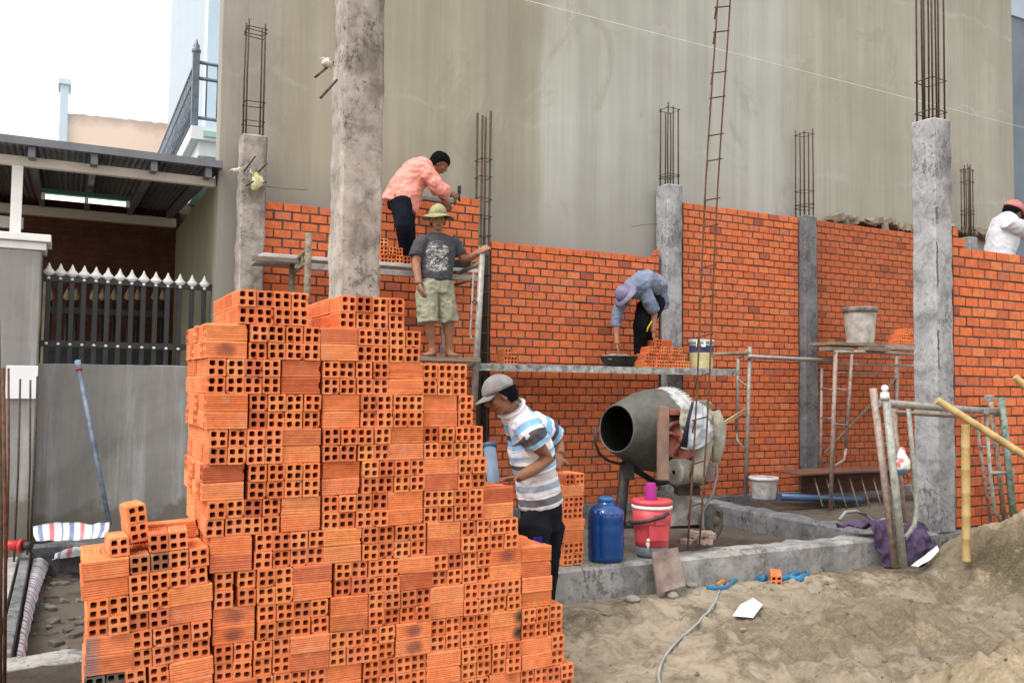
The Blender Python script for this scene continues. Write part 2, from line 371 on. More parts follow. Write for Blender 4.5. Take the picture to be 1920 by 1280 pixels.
c = n.mix(n.ramp(n.math('ADD', n.math('DIVIDE', zz, 10), n.math('MULTIPLY', clo, .10)), [(.39, (.6, .6, .6)), (.44, (0, 0, 0))]), c, (.27, .265, .25))
M['plaster'] = n.done(c, .92, 0, n.math('ADD', n.math('MULTIPLY', stk2, .3), n.noise(50, 4, .6)), .2, .008, .15)
h = thing('plastered_house', (XL, YB, 0), 'tall house with a bare streaky grey plaster side wall filling the background', 'house')
m = MB(); m.box((XL, YB, -.1), (XR, YB+.25, 11)); m.build('side_wall', M['plaster'], h)
M['mint'] = simple('mint_paint', (.40, .62, .56), .06, 4, .7)
M['mintwhite'] = simple('white_trim_paint', (.80, .84, .84), .05, 4, .7)
M['bluewall'] = simple('pale_blue_paint', (.55, .66, .75), .06, 2, .7)
XF = XL+.75
m = MB(); m.box((XF, YB+.252, 3.0), (XF+.2, YB+14, 11)); m.build('upper_front', simple('pale_blue_render_front', (.42, .50, .57), .06, 3, .8), h)
m = MB(); m.box((XL+.002, YB+.252, -.1), (XL+.2, YB+5, 3.66)); m.build('front_wall', simple('olive_paint', (.25, .24, .17), .12, 2, .85), h)
# balcony
yb0 = 11.2; pc = PY(364, 238, yb0); xb = pc.x; zb = pc.z; XL0, XL = XL, XF
m = MB(); m.box((xb-.04, yb0-.06, zb-.16), (XL, yb0+6, zb)); m.box((xb+.06, yb0+.02, zb-.34), (XL, yb0+6, zb-.162)); m.build('balcony_slab', M['mintwhite'], h)
m = MB(); m.box((xb+.16, yb0+.08, zb-.62), (XL, yb0+6, zb-.342)); m.box((xb+.10, yb0-.09, zb-.12), (XL-.08, yb0-.062, zb-.05)); m.box((XL-.12, yb0-.1, zb-.75), (XL-.003, yb0+.1, zb-.622)); m.build('balcony_moulding', M['mint'], h)
rl = MB(); zt = PY(366, 98, yb0).z
M['iron'] = simple('greyed_blue_iron', (.16, .19, .23), .3, 10, .5, .2)
rl.box((xb-.04, yb0-.04, zb), (xb+.04, yb0+.04, zt)); rl.lathe((xb, yb0, zt), [(.055, 0), (.055, .03), (.035, .05), (.04, .08), (.022, .11), (.008, .16), (.001, .165)], 10)
for zz_ in (zb+.12, zt-.32, zt-.12):
    rl.tube([(xb, yb0, zz_), (XL, yb0, zz_)], .022, 6); rl.tube([(xb, yb0, zz_), (xb, yb0+5.5, zz_)], .022, 6)
for i in range(1, 5): rl.tube([(xb+i*.13, yb0, zb+.1), (xb+i*.13, yb0, zt-.12)], .011, 6)
for i in range(1, 34): rl.tube([(xb, yb0+i*.16, zb+.1), (xb, yb0+i*.16, zt-.12)], .012, 6)
for i in range(0, 26):                                             # scrolls between the bars
    for z0 in (.33, .62):
        c0 = V((xb, yb0+.1+i*.2, zb+z0)); rl.tube([c0+V((0, math.cos(a)*.08*(1-a/9), math.sin(a)*.08*(1-a/9))) for a in np.linspace(0, 6.5, 14)], .008, 5)
rl.build('balcony_railing', M['iron'], h)
for i, (yy0, yy1, wd) in enumerate(((yb0+.9, yb0+1.15, .16), (yb0+2.6, yb0+2.95, .3))):
    m = MB(); m.box((XL-wd, yy0, zb+.002), (XL+.0, yy1, 11)); m.build('pilaster', M['mintwhite' if i == 0 else 'bluewall'], h)

XL = XL0
m = MB(); p0 = PY(1896, 60, 9.9); m.box((XR+.02, 9.9, 0), (XR+6, 16, 11)); hb = m.build('neighbour_building', simple('blue_grey_render', (.17, .21, .26), .2, 1.0, .85), label='blue-grey building just showing past the end of the plastered wall', cat='building')
m = MB(); z0 = PY(1910, 35, 9.9).z; m.box((XR+.02, 9.86, z0), (XR+6, 9.898, 11)); m.build('lintel', simple('pale_blue_render', (.40, .47, .58), .1, 3, .8), hb)

# far building over the canopy roof, and its chimney-like pillar
Yfar = 24
a0, a1 = PY(112, 300, Yfar), PY(345, 300, Yfar); zt1, zt2 = PY(125, 212, Yfar).z, PY(315, 228, Yfar).z
fb = thing('far_building', (a0.x, Yfar, 0), 'pale peach building with a stained parapet beyond the canopy roof', 'building')
m = MB(); N_ = 40
top = [zt1+(zt2-zt1)*i/N_+.05*noise.noise(V((i*.7, 0, 0))) for i in range(N_+1)]
vs_ = []; 
for i in range(N_+1):
    x_ = a0.x+(a1.x+1-a0.x)*i/N_
    vs_ += [(x_, Yfar, 0), (x_, Yfar, top[i]), (x_, Yfar+4, top[i]), (x_, Yfar+4, 0)]
m.add(vs_, [(4*i, 4*i+4, 4*i+5, 4*i+1) for i in range(N_)]+[(4*i+1, 4*i+5, 4*i+6, 4*i+2) for i in range(N_)]+[(4*i+2, 4*i+6, 4*i+7, 4*i+3) for i in range(N_)]+[(0, 1, 2, 3)])
n = NT('peach_render'); f_ = n.noise(1.2, 6, .7)
zf = n.math('ADD', n.math('DIVIDE', n.sep(n.tc.outputs['Object'])[2], 1), n.math('MULTIPLY', f_, .9))
c = n.mix(n.ramp(n.math('SUBTRACT', zf, zt2-.45), [(.45, (0, 0, 0)), (.75, (.8, .8, .8))]), (.80, .64, .53), (.46, .36, .32))
m.build('parapet_wall', n.done(c, .9), fb)
m = MB(); b0 = PY(108, 300, Yfar-.1); b1 = PY(124, 300, Yfar-.1); m.box((b0.x, Yfar-.1, 0), (b1.x, Yfar+.6, PY(115, 160, Yfar).z)); m.box((b0.x-.05, Yfar-.15, PY(115, 160, Yfar).z+.002), (b1.x+.05, Yfar+.65, PY(115, 150, Yfar).z)); m.build('chimney', M['bluewall'], fb)

# ---- canopy roof beside the house
can = thing('canopy', (PY(30, 430, 9.25).x, 9.25, 0), 'grey sheet metal canopy on cream steel beams over the neighbouring yard', 'canopy')
M['sheet'] = simple('grey_roof_sheet', (.17, .18, .20), .2, 4, .55, .2, .1, 30, spec=.4)
M['cream'] = simple('cream_steel_paint', (.66, .63, .56), .1, 6, .6)
ze = PY(200, 289, 9.05).z; zk = ze-.10; xl = PY(-260, 290, 9.05).x; xr = XL+.02
m = MB(); ns = 150; vs_ = []
for i in range(ns+1):
    x_ = xl+(xr-xl)*i/ns; dz = .0
    for (y_, z_) in ((9.02, ze), (13.2, zk+.35)): vs_ += [(x_, y_, z_+.012*math.cos(i*2.2)), (x_, y_, z_+.03+.012*math.cos(i*2.2))]
m.add(vs_, [(4*i, 4*i+2, 4*i+6, 4*i+4) for i in range(ns)]+[(4*i+1, 4*i+5, 4*i+7, 4*i+3) for i in range(ns)]+[(4*i, 4*i+4, 4*i+5, 4*i+1) for i in range(ns)])
m.build('roof_sheet', M['sheet'], can)
m = MB(); zb1 = PY(200, 330, 9.32).z; m.box((xl, 9.25, zb1), (XL-.01, 9.33, PY(200, 311, 9.25).z)); m.build('front_beam', M['cream'], can)
m = MB(); m.box((xl, 9.0, ze-.012), (xr, 9.03, ze+.06)); m.build('eave_trim', M['sheet'], can)
for px in (-70, 60, 175, 285, 385):
    q = PY(px, 325, 9.3); m = MB(); zr = PY(200, 311, 9.25).z+.002
    m.add([(q.x+a, y_, z_+b) for y_, z_ in ((9.05, ze-.11), (13.1, zk+.22)) for a, b in ((-.03, 0), (.03, 0), (.03, .1), (-.03, .1))], [(0, 1, 5, 4), (1, 2, 6, 5), (2, 3, 7, 6), (3, 0, 4, 7), (0, 3, 2, 1), (4, 5, 6, 7)])
    m.build('rafter', M['sheet'], can)
m = MB(); m.box((xl, 12.9, zk+.10), (XL-.01, 13.0, zk+.22)); m.build('rear_beam', M['cream'], can)
q0, q1 = PY(20, 380, 9.27), PY(41, 380, 9.27); m = MB(); m.box((q0.x, 9.26, 1.4), (q1.x, 9.32, zb1-.002)); m.build('post', M['white'], can)
yl = 10.6; l0, l1 = PY(78, 368, yl), PY(243, 368, yl)
lp = thing('strip_light', (l0+l1)/2, 'white fluorescent strip light hanging under the canopy roof', 'light')
m = MB(); m.box((l0.x, yl-.03, l0.z+.035), (l1.x, yl+.05, l0.z+.085)); m.build('fitting', simple('green_fitting', (.06, .16, .13), .1), lp)
n = NT('lit_tube'); n.p.inputs['Emission Color'].default_value = (.93, 1, .95, 1); n.p.inputs['Emission Strength'].default_value = 1.1
m = MB(); m.tube([(l0.x, yl, l0.z), (l1.x, yl, l0.z)], .026, 10); m.build('tube', n.done((.8, .8, .8), .4), lp)
m = MB(); 
for f_ in (.02, .5, .98): m.box((l0.x+(l1.x-l0.x)*f_-.02, yl-.035, l0.z-.03), (l0.x+(l1.x-l0.x)*f_+.02, yl+.035, l0.z+.034))
m.build('holder', M['white'], lp)

l2_ = PY(-40, 418, 11.2); l3_ = PY(44, 417, 11.2); m = MB(); m.box((l2_.x, 11.17, l2_.z-.03), (l3_.x, 11.24, l3_.z+.05)); m.build('strip_light', M['white'], label='end of another white strip light past the canopy post', cat='light')
# house wall deep under the canopy
YD = 13.0
b0, b1 = PY(60, 450, YD), PY(322, 450, YD)
bw = thing('yard_wall', (b0.x, YD, 0), 'shaded dark red brick wall at the back of the canopy yard', 'wall')
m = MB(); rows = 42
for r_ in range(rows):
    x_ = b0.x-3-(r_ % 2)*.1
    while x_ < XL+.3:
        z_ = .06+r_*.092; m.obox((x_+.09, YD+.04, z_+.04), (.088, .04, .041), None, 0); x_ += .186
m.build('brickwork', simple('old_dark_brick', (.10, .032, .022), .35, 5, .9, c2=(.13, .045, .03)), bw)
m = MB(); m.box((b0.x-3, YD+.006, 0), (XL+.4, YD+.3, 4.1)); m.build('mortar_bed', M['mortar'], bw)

# ---- left boundary: pier, low wall, picket fence
YFN = 9.3
n = NT('cement_render'); st_ = n.noise(1.0, 5, .7, (5, 5, .35)); bg_ = n.noise(1.3, 6, .65, dist=.5)
c = n.mix(1, n.ramp(bg_, [(.3, (.20, .193, .18)), (.5, (.27, .262, .25)), (.7, (.31, .305, .295))]), n.ramp(st_, [(.3, (.80, .80, .82)), (.55, (1, 1, 1)), (.68, (1.38, 1.42, 1.5))]), 'MULTIPLY')
zf_ = n.math('ADD', n.sep(n.tc.outputs['Object'])[2], n.math('MULTIPLY', n.noise(2.2, 5, .7), .9))
c = n.mix(n.ramp(zf_, [(.90, (.8, .8, .8)), (1.2, (0, 0, 0))]), c, (.155, .14, .115))
M['wall_cement'] = n.done(c, .92, 0, n.math('ADD', bg_, n.math('MULTIPLY', n.noise(45, 4), .3)), .3, .012, .15)
xw0 = PY(66, 800, YFN).x; zw = PY(200, 683, YFN).z
lw = rough_box((xw0-.3, YFN, -.2), (XL-.003, YFN+.14, zw), .12, .004, .01).build('low_wall', M['wall_cement'], label='low grey cement wall carrying the white tipped fence', cat='wall')
xp1 = PY(70, 700, 8.98).x; zp = PY(40, 467, 8.98).z
pr = thing('gate_pier', (xp1-.4, 8.98, 0), 'thick cement pier with a white moulded cap at the photo\'s edge', 'pier')
m = rough_box((xp1-1.1, 8.98, -.2), (xp1, YFN-.005, zp), .15, .004, .012); m.build('shaft', M['wall_cement'], pr)
m = MB(); zc = PY(40, 436, 8.93).z
for i, (o_, z0_, z1_) in enumerate(((.012, 0, .5), (.05, .5, 1))): m.box((xp1-1.2, 8.98-o_, zp+.002+(zc-zp)*z0_+i*.002), (xp1+o_+.02, YFN+.1+o_, zp+(zc-zp)*z1_), 0, .008)
m.build('cap', M['white'], pr)
fn = thing('picket_fence', (PY(230, 683, YFN+.07).x, YFN+.07, zw), 'black iron picket fence with white spear tips on the low cement wall', 'fence')
yk = YFN+.07
for i in range(14):
    px = 92+(383-92)*i/13*(1-.018*(1-i/13)); py = 507+(531-507)*i/13
    a = PY(px, py, yk); m = MB(); m.box((a.x-.022, yk-.022, zw-.01), (a.x+.022, yk+.022, a.z-.06), 0, .004); pk = m.build('picket', M['black'], fn)
    m = MB(); m.lathe((a.x, yk, a.z-.06), [(.024, 0), (.03, .012), (.052, .03), (.058, .045), (.046, .06), (.025, .085), (.014, .11), (.004, .135), (.001, .137)], 10); m.build('spear_tip', M['white'], pk)
    zz_ = [PY(px, 520+(543-520)*(px-70)/325, yk).z, PY(px, 643+(657-643)*(px-70)/325, yk).z]
    m = MB(); [m.ball((a.x, yk-.032, q), (.017, .012, .014), None, 8) for q in zz_]; m.build('rivet', M['white'], pk)
for y0_, y1_ in ((520, 543), (643, 657)):
    q0, q1 = PY(70, y0_, yk), PY(395, y1_, yk); m = MB(); m.box((xw0, yk-.028, q0.z-.03), (XL-.003, yk-.0225, q0.z+.03)); m.box((xw0, yk+.0225, q0.z-.03), (XL-.003, yk+.028, q0.z+.03)); m.build('rail', M['black'], fn)
m = MB(); q = PY(74, 600, yk); m.box((q.x-.03, yk-.02, zw), (q.x+.02, yk+.02, q.z+.75)); m.build('end_post', M['black'], fn)
f2 = thing('inner_gate', (PY(200, 650, 12.3).x, 12.3, 0), 'dark gate with brass coloured tips standing behind the white tipped fence', 'gate')
m = MB(); TB = simple('dull_brass', (.30, .24, .15), .2)
for px in (95, 126, 143, 175, 192, 214, 240, 258, 290, 305):
    a = PY(px, 563, 12.3); m.tube([(a.x, 12.3, .1), (a.x, 12.3, a.z)], .02, 6); t2 = MB(); t2.lathe((a.x, 12.3, a.z), [(.02, 0), (.05, .03), (.04, .07), (.002, .16)], 8); t2.build('spear_tip', TB, f2)
for yy in (585, 655): 
    a = PY(200, yy, 12.3); m.box((PY(85, yy, 12.3).x, 12.27, a.z-.04), (PY(312, yy, 12.3).x, 12.33, a.z+.04))
m.box((PY(85, 655, 12.3).x, 12.28, .1), (PY(312, 655, 12.3).x, 12.32, PY(200, 660, 12.3).z))
m.build('bars', M['black'], f2)
# pale things glimpsed beside the pier
a = PY(80, 560, 12.6); m = MB(); m.box((a.x-.06, 12.6, .1), (a.x+.06, 12.66, a.z+.25)); m.build('yellow_board', simple('yellow_board', (.42, .36, .2), .3, 7), label='narrow yellowish board seen between the pier and the fence', cat='board')

# ---- laid brick walls
BP, BL, CP, CH = .1845, .1690, .0925, .0775
def brick_wall(name, X0, X1, z0, topfn, Y, label, seed, thick=.085, mt='laid'):
    rnd = random.Random(seed); m = MB(); r_ = 0; zmax = 0
    root = thing(name, ((X0+X1)/2, Y, z0), label, 'wall')
    while True:
        z_ = z0+r_*CP; x_ = X0-(.5*BP if r_ % 2 else 0)+rnd.uniform(-.008, .008); anyb = False
        while x_ < X1-.015:
            a, b = max(x_, X0), min(x_+BL, X1)
            if b-a > .03 and topfn((a+b)/2) > z_+CH*.7:
                anyb = True
                m.obox(((a+b)/2, Y+thick/2+rnd.uniform(-.004, .004), z_+CH/2+rnd.uniform(-.0025, .0025)+.005*noise.noise(V((x_*.8, r_*3.1, seed)))), ((b-a)/2-rnd.uniform(0, .003), thick/2, CH/2), Matrix.Rotation(rnd.uniform(-.012, .012), 3, 'Z') @ Matrix.Rotation(rnd.uniform(-.006, .006), 3, 'Y'), 0, .004)
                zmax = max(zmax, z_+CH)
            x_ += BP+rnd.uniform(-.003, .003)
        if not anyb and r_ > 3: break
        r_ += 1
    m.build('brickwork', M[mt], root)
    # mortar bed: stepped with the top
    m = MB(); N_ = max(2, int((X1-X0)/BP*2)); lo_ = X0+.001; xs_ = np.linspace(X0+.001, X1-.001, N_+1); run = None; cells = []
    for i in range(N_):
        t = topfn((xs_[i]+xs_[i+1])/2); k = int((t-z0+CP*.3)/CP)*CP-.014
        if run and abs(run[2]-k) < 1e-6: run[1] = xs_[i+1]
        else: run = [xs_[i], xs_[i+1], k]; cells.append(run)
    for a, b, k in cells: m.box((a, Y+.009, z0-.002), (b, Y+thick-.009, z0+k))
    m.build('mortar_bed', M['mortar'], root)
    return root
def X(px, y=500, Y=YW): return PY(px, y, Y).x
zA = PY(498, 379, YW).z; xstep = X(668); zA2 = PY(880, 376, YW).z; xs3 = X(853); xs4 = X(770)
ZF = .15
zA2 = ZF+round((zA2-ZF)/CP)*CP
wallA = brick_wall('brick_wall', X(494), X(897), ZF, lambda x: zA if x < xstep else (zA2-CP if x < xs3 else zA2), YW, 'brick wall section behind the workers in pink and grey shirts', 1)
zB = PY(925, 458, YW).z; xBe = X(1222)
wallB = brick_wall('brick_wall', X(921), X(1236), ZF, lambda x: zB+.02 if x < xBe else zB+.11, YW, 'lower brick wall section behind the bent worker and the scaffold deck', 2)
zC = PY(1284, 378, YW).z
wallC = brick_wall('brick_wall', X(1281), X(1497), ZF, lambda x: zC+.02, YW, 'tall brick wall section right of the bent worker, above the mixer', 3)
zD = PY(1535, 411, YW).z
wallD = brick_wall('brick_wall', X(1532), X(1812), ZF, lambda x: zD+.02, YW, 'darker brick wall section behind the grey cement bucket', 4, mt='laid_dark')  # the laid-brick tones, all scaled darker for this section
zE = PY(1803, 468, YF+.06).z; zE0 = .28
zE = zE0+.02+round((zE-zE0-.02)/CP)*CP
wallE = brick_wall('brick_wall', X(1790, 700, YF+.06), X(1790, 700, YF+.06)+2.6, zE0+.02, lambda x: zE+.02 if x > X(1801, 500, YF+.06) else zE+.2, YF+.06, 'near brick wall section behind the bamboo poles, white shirted worker above', 5, mt='laid_smear')

# ---- foundation beams
rough_box((1.52, YF, -.25), (X(1930, 1000, YF)+1.5, YF+.27, .285), .07, .012, .02).build('foundation_beam', M['conc_beam'], label='long pale concrete foundation beam along the sand, below the mixer', cat='beam')
xq = PY(1600, 975, 6.2).x
rough_box((X(1640, 985, YF+.28), YF+.275, -.2), (X(1640, 985, YF+.28)+.24, YW-.02, .26), .09, .01, .02).build('foundation_beam', M['conc_dark'], label='grey cross beam running from the sand back to the brick wall', cat='beam')
rough_box((X(494), YW-.06, -.2), (X(1830), YW+.1, ZF-.003), .12, .008, .012).build('foundation_beam', M['conc_dark'], label='dark footing beam under the far row of brick walls', cat='beam')

# ================================================================== COLUMNS AND REBAR
RY = lambda a: Matrix.Rotation(a, 3, 'Y'); RZ = lambda a: Matrix.Rotation(a, 3, 'Z'); RX = lambda a: Matrix.Rotation(a, 3, 'X')
M['mortar_dark'] = simple('dark_gouge', (.10, .10, .105), .3, 20, .95)
def bar(m_, p, q, r=.008, seg=6): m_.tube([p, (V(p)+V(q))/2+V((random.uniform(-.006, .006), random.uniform(-.006, .006), 0)), q], r, seg)
def cage(parent, cx, cy, hx, hy, z0, z1, ties, nb=4, mat='rebar', r=.009, lean=(0, 0)):
    """vertical bars and stirrups as parts of a column"""
    pts = [(-1, -1), (1, -1), (1, 1), (-1, 1)]+([(0, -1), (0, 1), (-1, 0), (1, 0)] if nb > 4 else [])
    for (a, b) in pts[:nb]:
        m = MB(); dz = random.uniform(-.06, .04)
        bar(m, (cx+a*hx, cy+b*hy, z0), (cx+a*hx*.97+lean[0], cy+b*hy*.97+lean[1], z1+dz), r); m.build('rebar', M[mat], parent)
    for zt in ties:
        f_ = (zt-z0)/(z1-z0); ox, oy = lean[0]*f_, lean[1]*f_; e = r+.004; m = MB(); tl = random.uniform(-.012, .012)
        m.tube([(cx+ox+a*(hx+e), cy+oy+b*(hy+e), zt+tl*a) for a, b in ((-1, -1), (1, -1), (1, 1), (-1, 1), (-1, -1))], .005, 6)
        m.build('stirrup', M['rust' if random.random() < .4 else mat], parent)
CS = .245
def column(pxr, yr, Y, z0, ytop, mat, label, bars=None, nb=4, size=CS):
    x1 = PY(pxr, yr, Y).x; x0 = x1-size; xc = (x0+x1)/2
    zt = PY(pxr-20, ytop, Y).z if ytop is not None else 6.5
    root = thing('concrete_column', (xc, Y+size/2, z0), label, 'column')
    rough_box((x0, Y, z0), (x1, Y+size, zt), .05, .005, .014).build('shaft', M[mat], root)
    if bars:
        ztop = PY(pxr-20, bars[0], Y+size/2).z
        cage(root, xc, Y+size/2, size/2-.04, size/2-.04, zt-.02, ztop, [PY(pxr-20, q, Y+size/2).z for q in bars[1:]], nb)
    return root, xc, zt
c1, _, _ = column(498, 400, YW-.10, .1, 252, 'conc_warm', 'weathered beige column with tied yellow and white rags and four bare bars', (38, 58, 64, 196, 232))
c2, xc2, _ = column(718, 300, YF, .27, None, 'conc_warm', 'biggest nearest column, rough pinkish grey, rising out of the picture top', size=.262)
c3, _, _ = column(1280, 500, YW-.10, .1, 345, 'conc_white', 'pale column next to the bent worker in blue, bars on top', (203, 208, 330, 334), nb=6)
c4, _, _ = column(1534, 600, YW-.10, .1, 403, 'conc_dark', 'dark blue-grey column between the tall wall and the cement bucket', (247, 254, 360, 385, 392), nb=6)
c5, xc5, _ = column(1789, 600, YF, .27, 222, 'conc_white', 'pale near column beside the bamboo poles, with six long bars on top', (-140, 160, 218), nb=8)
c6, _, _ = column(1833, 430, YW-.10, .1, 442, 'conc_grey', 'short column stub with bunched bars, partly behind the near pale column', (314, 320, 342, 395, 402, 430), nb=8, size=.2)
# a strip of plank mark and slots on the faces of the near pale column
for q in ((1738, 452, 535), (1741, 618, 655), (1744, 650, 690), (1735, 385, 408)):      # gouges along the corner of the near pale column
    a_, b_ = PY(q[0], q[1], YF-.002), PY(q[0]+2, q[2], YF-.002); x_ = xc5-CS/2+.022; m = MB(); nn_ = 9
    for i in range(nn_): z_ = a_.z+(b_.z-a_.z)*(i+.5)/nn_; m.obox((x_+random.uniform(-.006, .006), YF-.002, z_), (random.uniform(.002, .007), .003, abs(a_.z-b_.z)/nn_*.62), RY(random.uniform(-.2, .2)), 0, .001)
    m.build('gouge', M['mortar_dark'], c5)
# bare cage in the gap between two wall sections
xg = (X(900)+X(916))/2
rc = thing('rebar_cage', (xg, YW+.06, .0), 'bare upright rebar cage in the gap between two brick walls', 'rebar cage')
cage(rc, xg, YW+.06, (X(916)-X(900))/2, .07, 0, PY(908, 212, YW).z, [PY(908, q, YW).z for q in (298, 331, 372, 405, 442, 478, 515, 548, 592, 625, 662, 700, 735, 770, 815, 850)], 4, 'rebar', .013)
# long ladder-like cage standing on the beam in front of the mixer
YL = YF+.12
p_ = [PY(1352, -160, YL+.5), PY(1289, 1030, YL)]; q_ = [PY(1376, -160, YL+.5), PY(1311, 1025, YL)]
rl_ = thing('rebar_cage', (p_[1]+q_[1])/2, 'tall narrow rebar ladder leaning up in front of the mixer', 'rebar cage')
for (a, b) in (p_, q_):
    m = MB(); m.tube([b+(a-b)*t+V((.012*math.sin(t*9), 0, 0)) for t in np.linspace(0, 1, 14)], .0072, 6); m.build('rebar', M['rust'], rl_)
for py in (-60, 38, 89, 172, 222, 296, 345, 420, 470, 545, 600, 670, 740, 815, 890, 960):
    t = (1030-py)/1190; A = p_[1]+(p_[0]-p_[1])*t; B = q_[1]+(q_[0]-q_[1])*t; d_ = (B-A).normalized()*.018
    m = MB(); m.tube([A-d_, B+d_+V((0, 0, .01))], .006, 6); m.tube([A-d_*.5+V((0, .01, -.10)), A-d_*.5+V((0, -.01, .01))], .006, 5); m.build('stirrup', M['rust'], rl_)

# bars sticking out of column faces + rags
def stub(parent, px, py, Y, dx, dy, ln=.26):
    a = PY(px, py, Y); b = PY(px+dx, py+dy, Y-.16); m = MB(); m.tube([a, b], .0075, 6); m.build('starter_bar', M['rebar'], parent)
for q in ((457, 322, 22, -29), (485, 322, 16, -16), (462, 348, 14, -8), (487, 345, 12, -4)): stub(c1, q[0], q[1], YW-.11, q[2], q[3])
for q in ((625, 117, -34, 28), (632, 150, -31, 34)): stub(c2, q[0], q[1], YF+.06, q[2], q[3])

def sheet(rows, nu=24, nv=24, thick=.006, wob=.01, ws=7, seed=0):
    """cloth: rows of 3-D points joined by a smooth surface, with folds"""
    def cat(P, t):
        n_ = len(P)-1; i = min(int(t*n_), n_-1); f_ = t*n_-i
        p0, p1, p2, p3 = P[max(i-1, 0)], P[i], P[i+1], P[min(i+2, n_)]
        return .5*((2*p1)+(p2-p0)*f_+(2*p0-5*p1+4*p2-p3)*f_*f_+(3*p1-p0-3*p2+p3)*f_**3)
    rows = [[V(p) for p in r_] for r_ in rows]; g = []
    for j in range(nv+1):
        line = [cat(r_, j/nv) for r_ in rows]
        g.append([cat(line, i/nu) for i in range(nu+1)])
    vs_ = []
    for j in range(nv+1):
        for i in range(nu+1):
            a = g[j][min(i+1, nu)]-g[j][max(i-1, 0)]; b = g[min(j+1, nv)][i]-g[max(j-1, 0)][i]; nn = a.cross(b)
            nn = nn.normalized() if nn.length > 1e-9 else V((0, -1, 0))
            p = g[j][i]; d_ = wob*(noise.noise(p*ws+V((seed, 0, 0)))+.6*noise.noise(p*ws*2.3+V((0, seed, 0))))
            vs_.append((p+nn*d_, nn))
    N_ = len(vs_); k = nu+1; fs = []
    for j in range(nv):
        for i in range(nu):
            q = (j*k+i, j*k+i+1, (j+1)*k+i+1, (j+1)*k+i); fs.append(q); fs.append(tuple(N_+x for x in q[::-1]))
    bd = [i for i in range(k)]+[j*k+nu for j in range(1, nv+1)]+[nv*k+i for i in range(nu-1, -1, -1)]+[j*k for j in range(nv-1, 0, -1)]
    for a, b in zip(bd, bd[1:]+bd[:1]): fs.append((b, a, N_+a, N_+b))
    m = MB(); m.add([p+nn*thick/2 for p, nn in vs_]+[p-nn*thick/2 for p, nn in vs_], fs, 0, True); return m
def fabric(name, c, var=.2, scale=9, c2=None): return simple(name, c, var, scale, .95, 0, .35, 55, c2=c2, spec=.1)
Yr = YW-.16
sheet([[PY(466, 316, Yr), PY(474, 330, Yr-.02), PY(470, 352, Yr)], [PY(476, 326, Yr-.06), PY(482, 340, Yr-.08), PY(477, 357, Yr-.04)], [PY(479, 322, Yr), PY(496, 342, Yr-.03), PY(487, 352, Yr)]], 10, 10, .004, .02, 30).build('tied_rag', fabric('yellow_plastic', (.55, .45, .05), c2=(.75, .78, .72)), label='yellow and white plastic rag tied to the beige column\'s bars', cat='rag')
def wisp(px, py, Y, n_, ln, col, label):
    m = MB(); c0 = PY(px, py, Y)
    for i in range(n_):
        a = random.uniform(0, 6.28); e = c0+V((math.cos(a)*ln, random.uniform(-.03, .03), math.sin(a)*ln*.5)); m.tube([c0, (c0+e)/2+V((0, 0, .02)), e], [.012, .009, .003], 6)
    m.ball(c0, (.035, .03, .025), None, 10); return m.build('tied_rag', col, label=label, cat='rag')
M['rag'] = fabric('pale_rag', (.55, .50, .45))
wisp(443, 320, YW-.15, 7, .07, M['rag'], 'pale rag knot at the edge of the beige column')
wisp(612, 119, YF-.02, 8, .055, M['rag'], 'pale rag knot on the bars of the biggest column')

# thin white mason's line across the wall
m = MB(); m.tube([PY(975, -2, 8.7), PY(1450, 119, 8.4), PY(1725, 190, 8.0), PY(1930, 242, 7.8)], .003, 5)
m.build('string_line', simple('white_string', (.75, .74, .70)), label='thin white string line stretched across in front of the grey wall', cat='string')
m = MB(); m.tube([PY(500, 350, 8.74), PY(535, 354, 8.5), PY(577, 356, 8.4)], .003, 5); m.build('tie_wire', M['rebar'], label='thin wire poking sideways from the beige column', cat='wire')
m = MB(); m.tube([PY(1236, 420, 8.78), PY(1210, 421, 8.6), PY(1184, 425, 8.5)], .003, 5); m.build('tie_wire', M['rebar'], label='thin wire poking sideways from the pale column by the bent worker', cat='wire')

# broken ledge between the far wall top and the plaster
m = MB()
for i in range(60):
    t = i/59; px = 1560+t*330; q = PY(px, 408+t*32+random.uniform(-3, 10), YB-.10)
    m.obox(q, (random.uniform(.05, .13), random.uniform(.04, .1), random.uniform(.02, .06)), Matrix.Rotation(random.uniform(-.5, .5), 3, 'Y') @ Matrix.Rotation(random.uniform(0, 3), 3, 'Z'), 0, .012)
q0, q1 = PY(1560, 432, YB-.12), PY(1900, 440, YB-.12)
m.box((q0.x, YW+.1, ZF), (q1.x, YB-.003, q0.z-.12))
m.build('broken_ledge', simple('broken_masonry', (.26, .215, .17), .45, 7, .95, 0, .6, 30, bdist=.02), label='ledge of broken masonry along the foot of the plaster above the walls', cat='ledge')

# ================================================================== SCAFFOLDS
def pipe(parent, name, pts, r, mat): m = MB(); m.tube(pts, r, 8); return m.build(name, M[mat], parent)
ZD = PY(1000, 684, 8.3).z                                          # lower deck top
dk = thing('scaffold_deck', PY(1100, 690, 8.35), 'long thin grey metal scaffold deck in front of the lower brick wall', 'scaffold deck')
xa, xb_ = PY(893, 682, 8.1).x, PY(1385, 684, 8.1).x
m = MB(); m.box((xa, 8.12, ZD-.035), (xb_, 8.46, ZD), 0, .006); m.build('plank', simple('mortar_splashed_sheet', (.21, .22, .22), .35, 9, .7, .2, c2=(.46, .47, .45)), dk)
m = MB(); m.box((xa+.05, 8.47, ZD-.035), (xb_-.2, 8.78, ZD-.004), 0, .006); m.build('plank', M['wood'], dk)
m = MB(); m.box((xa, 8.10, ZD-.075), (xb_, 8.118, ZD-.004)); m.build('edge_strip', simple('splashed_edge', (.16, .165, .165), .5, 14, .7, c2=(.55, .55, .52)), dk)
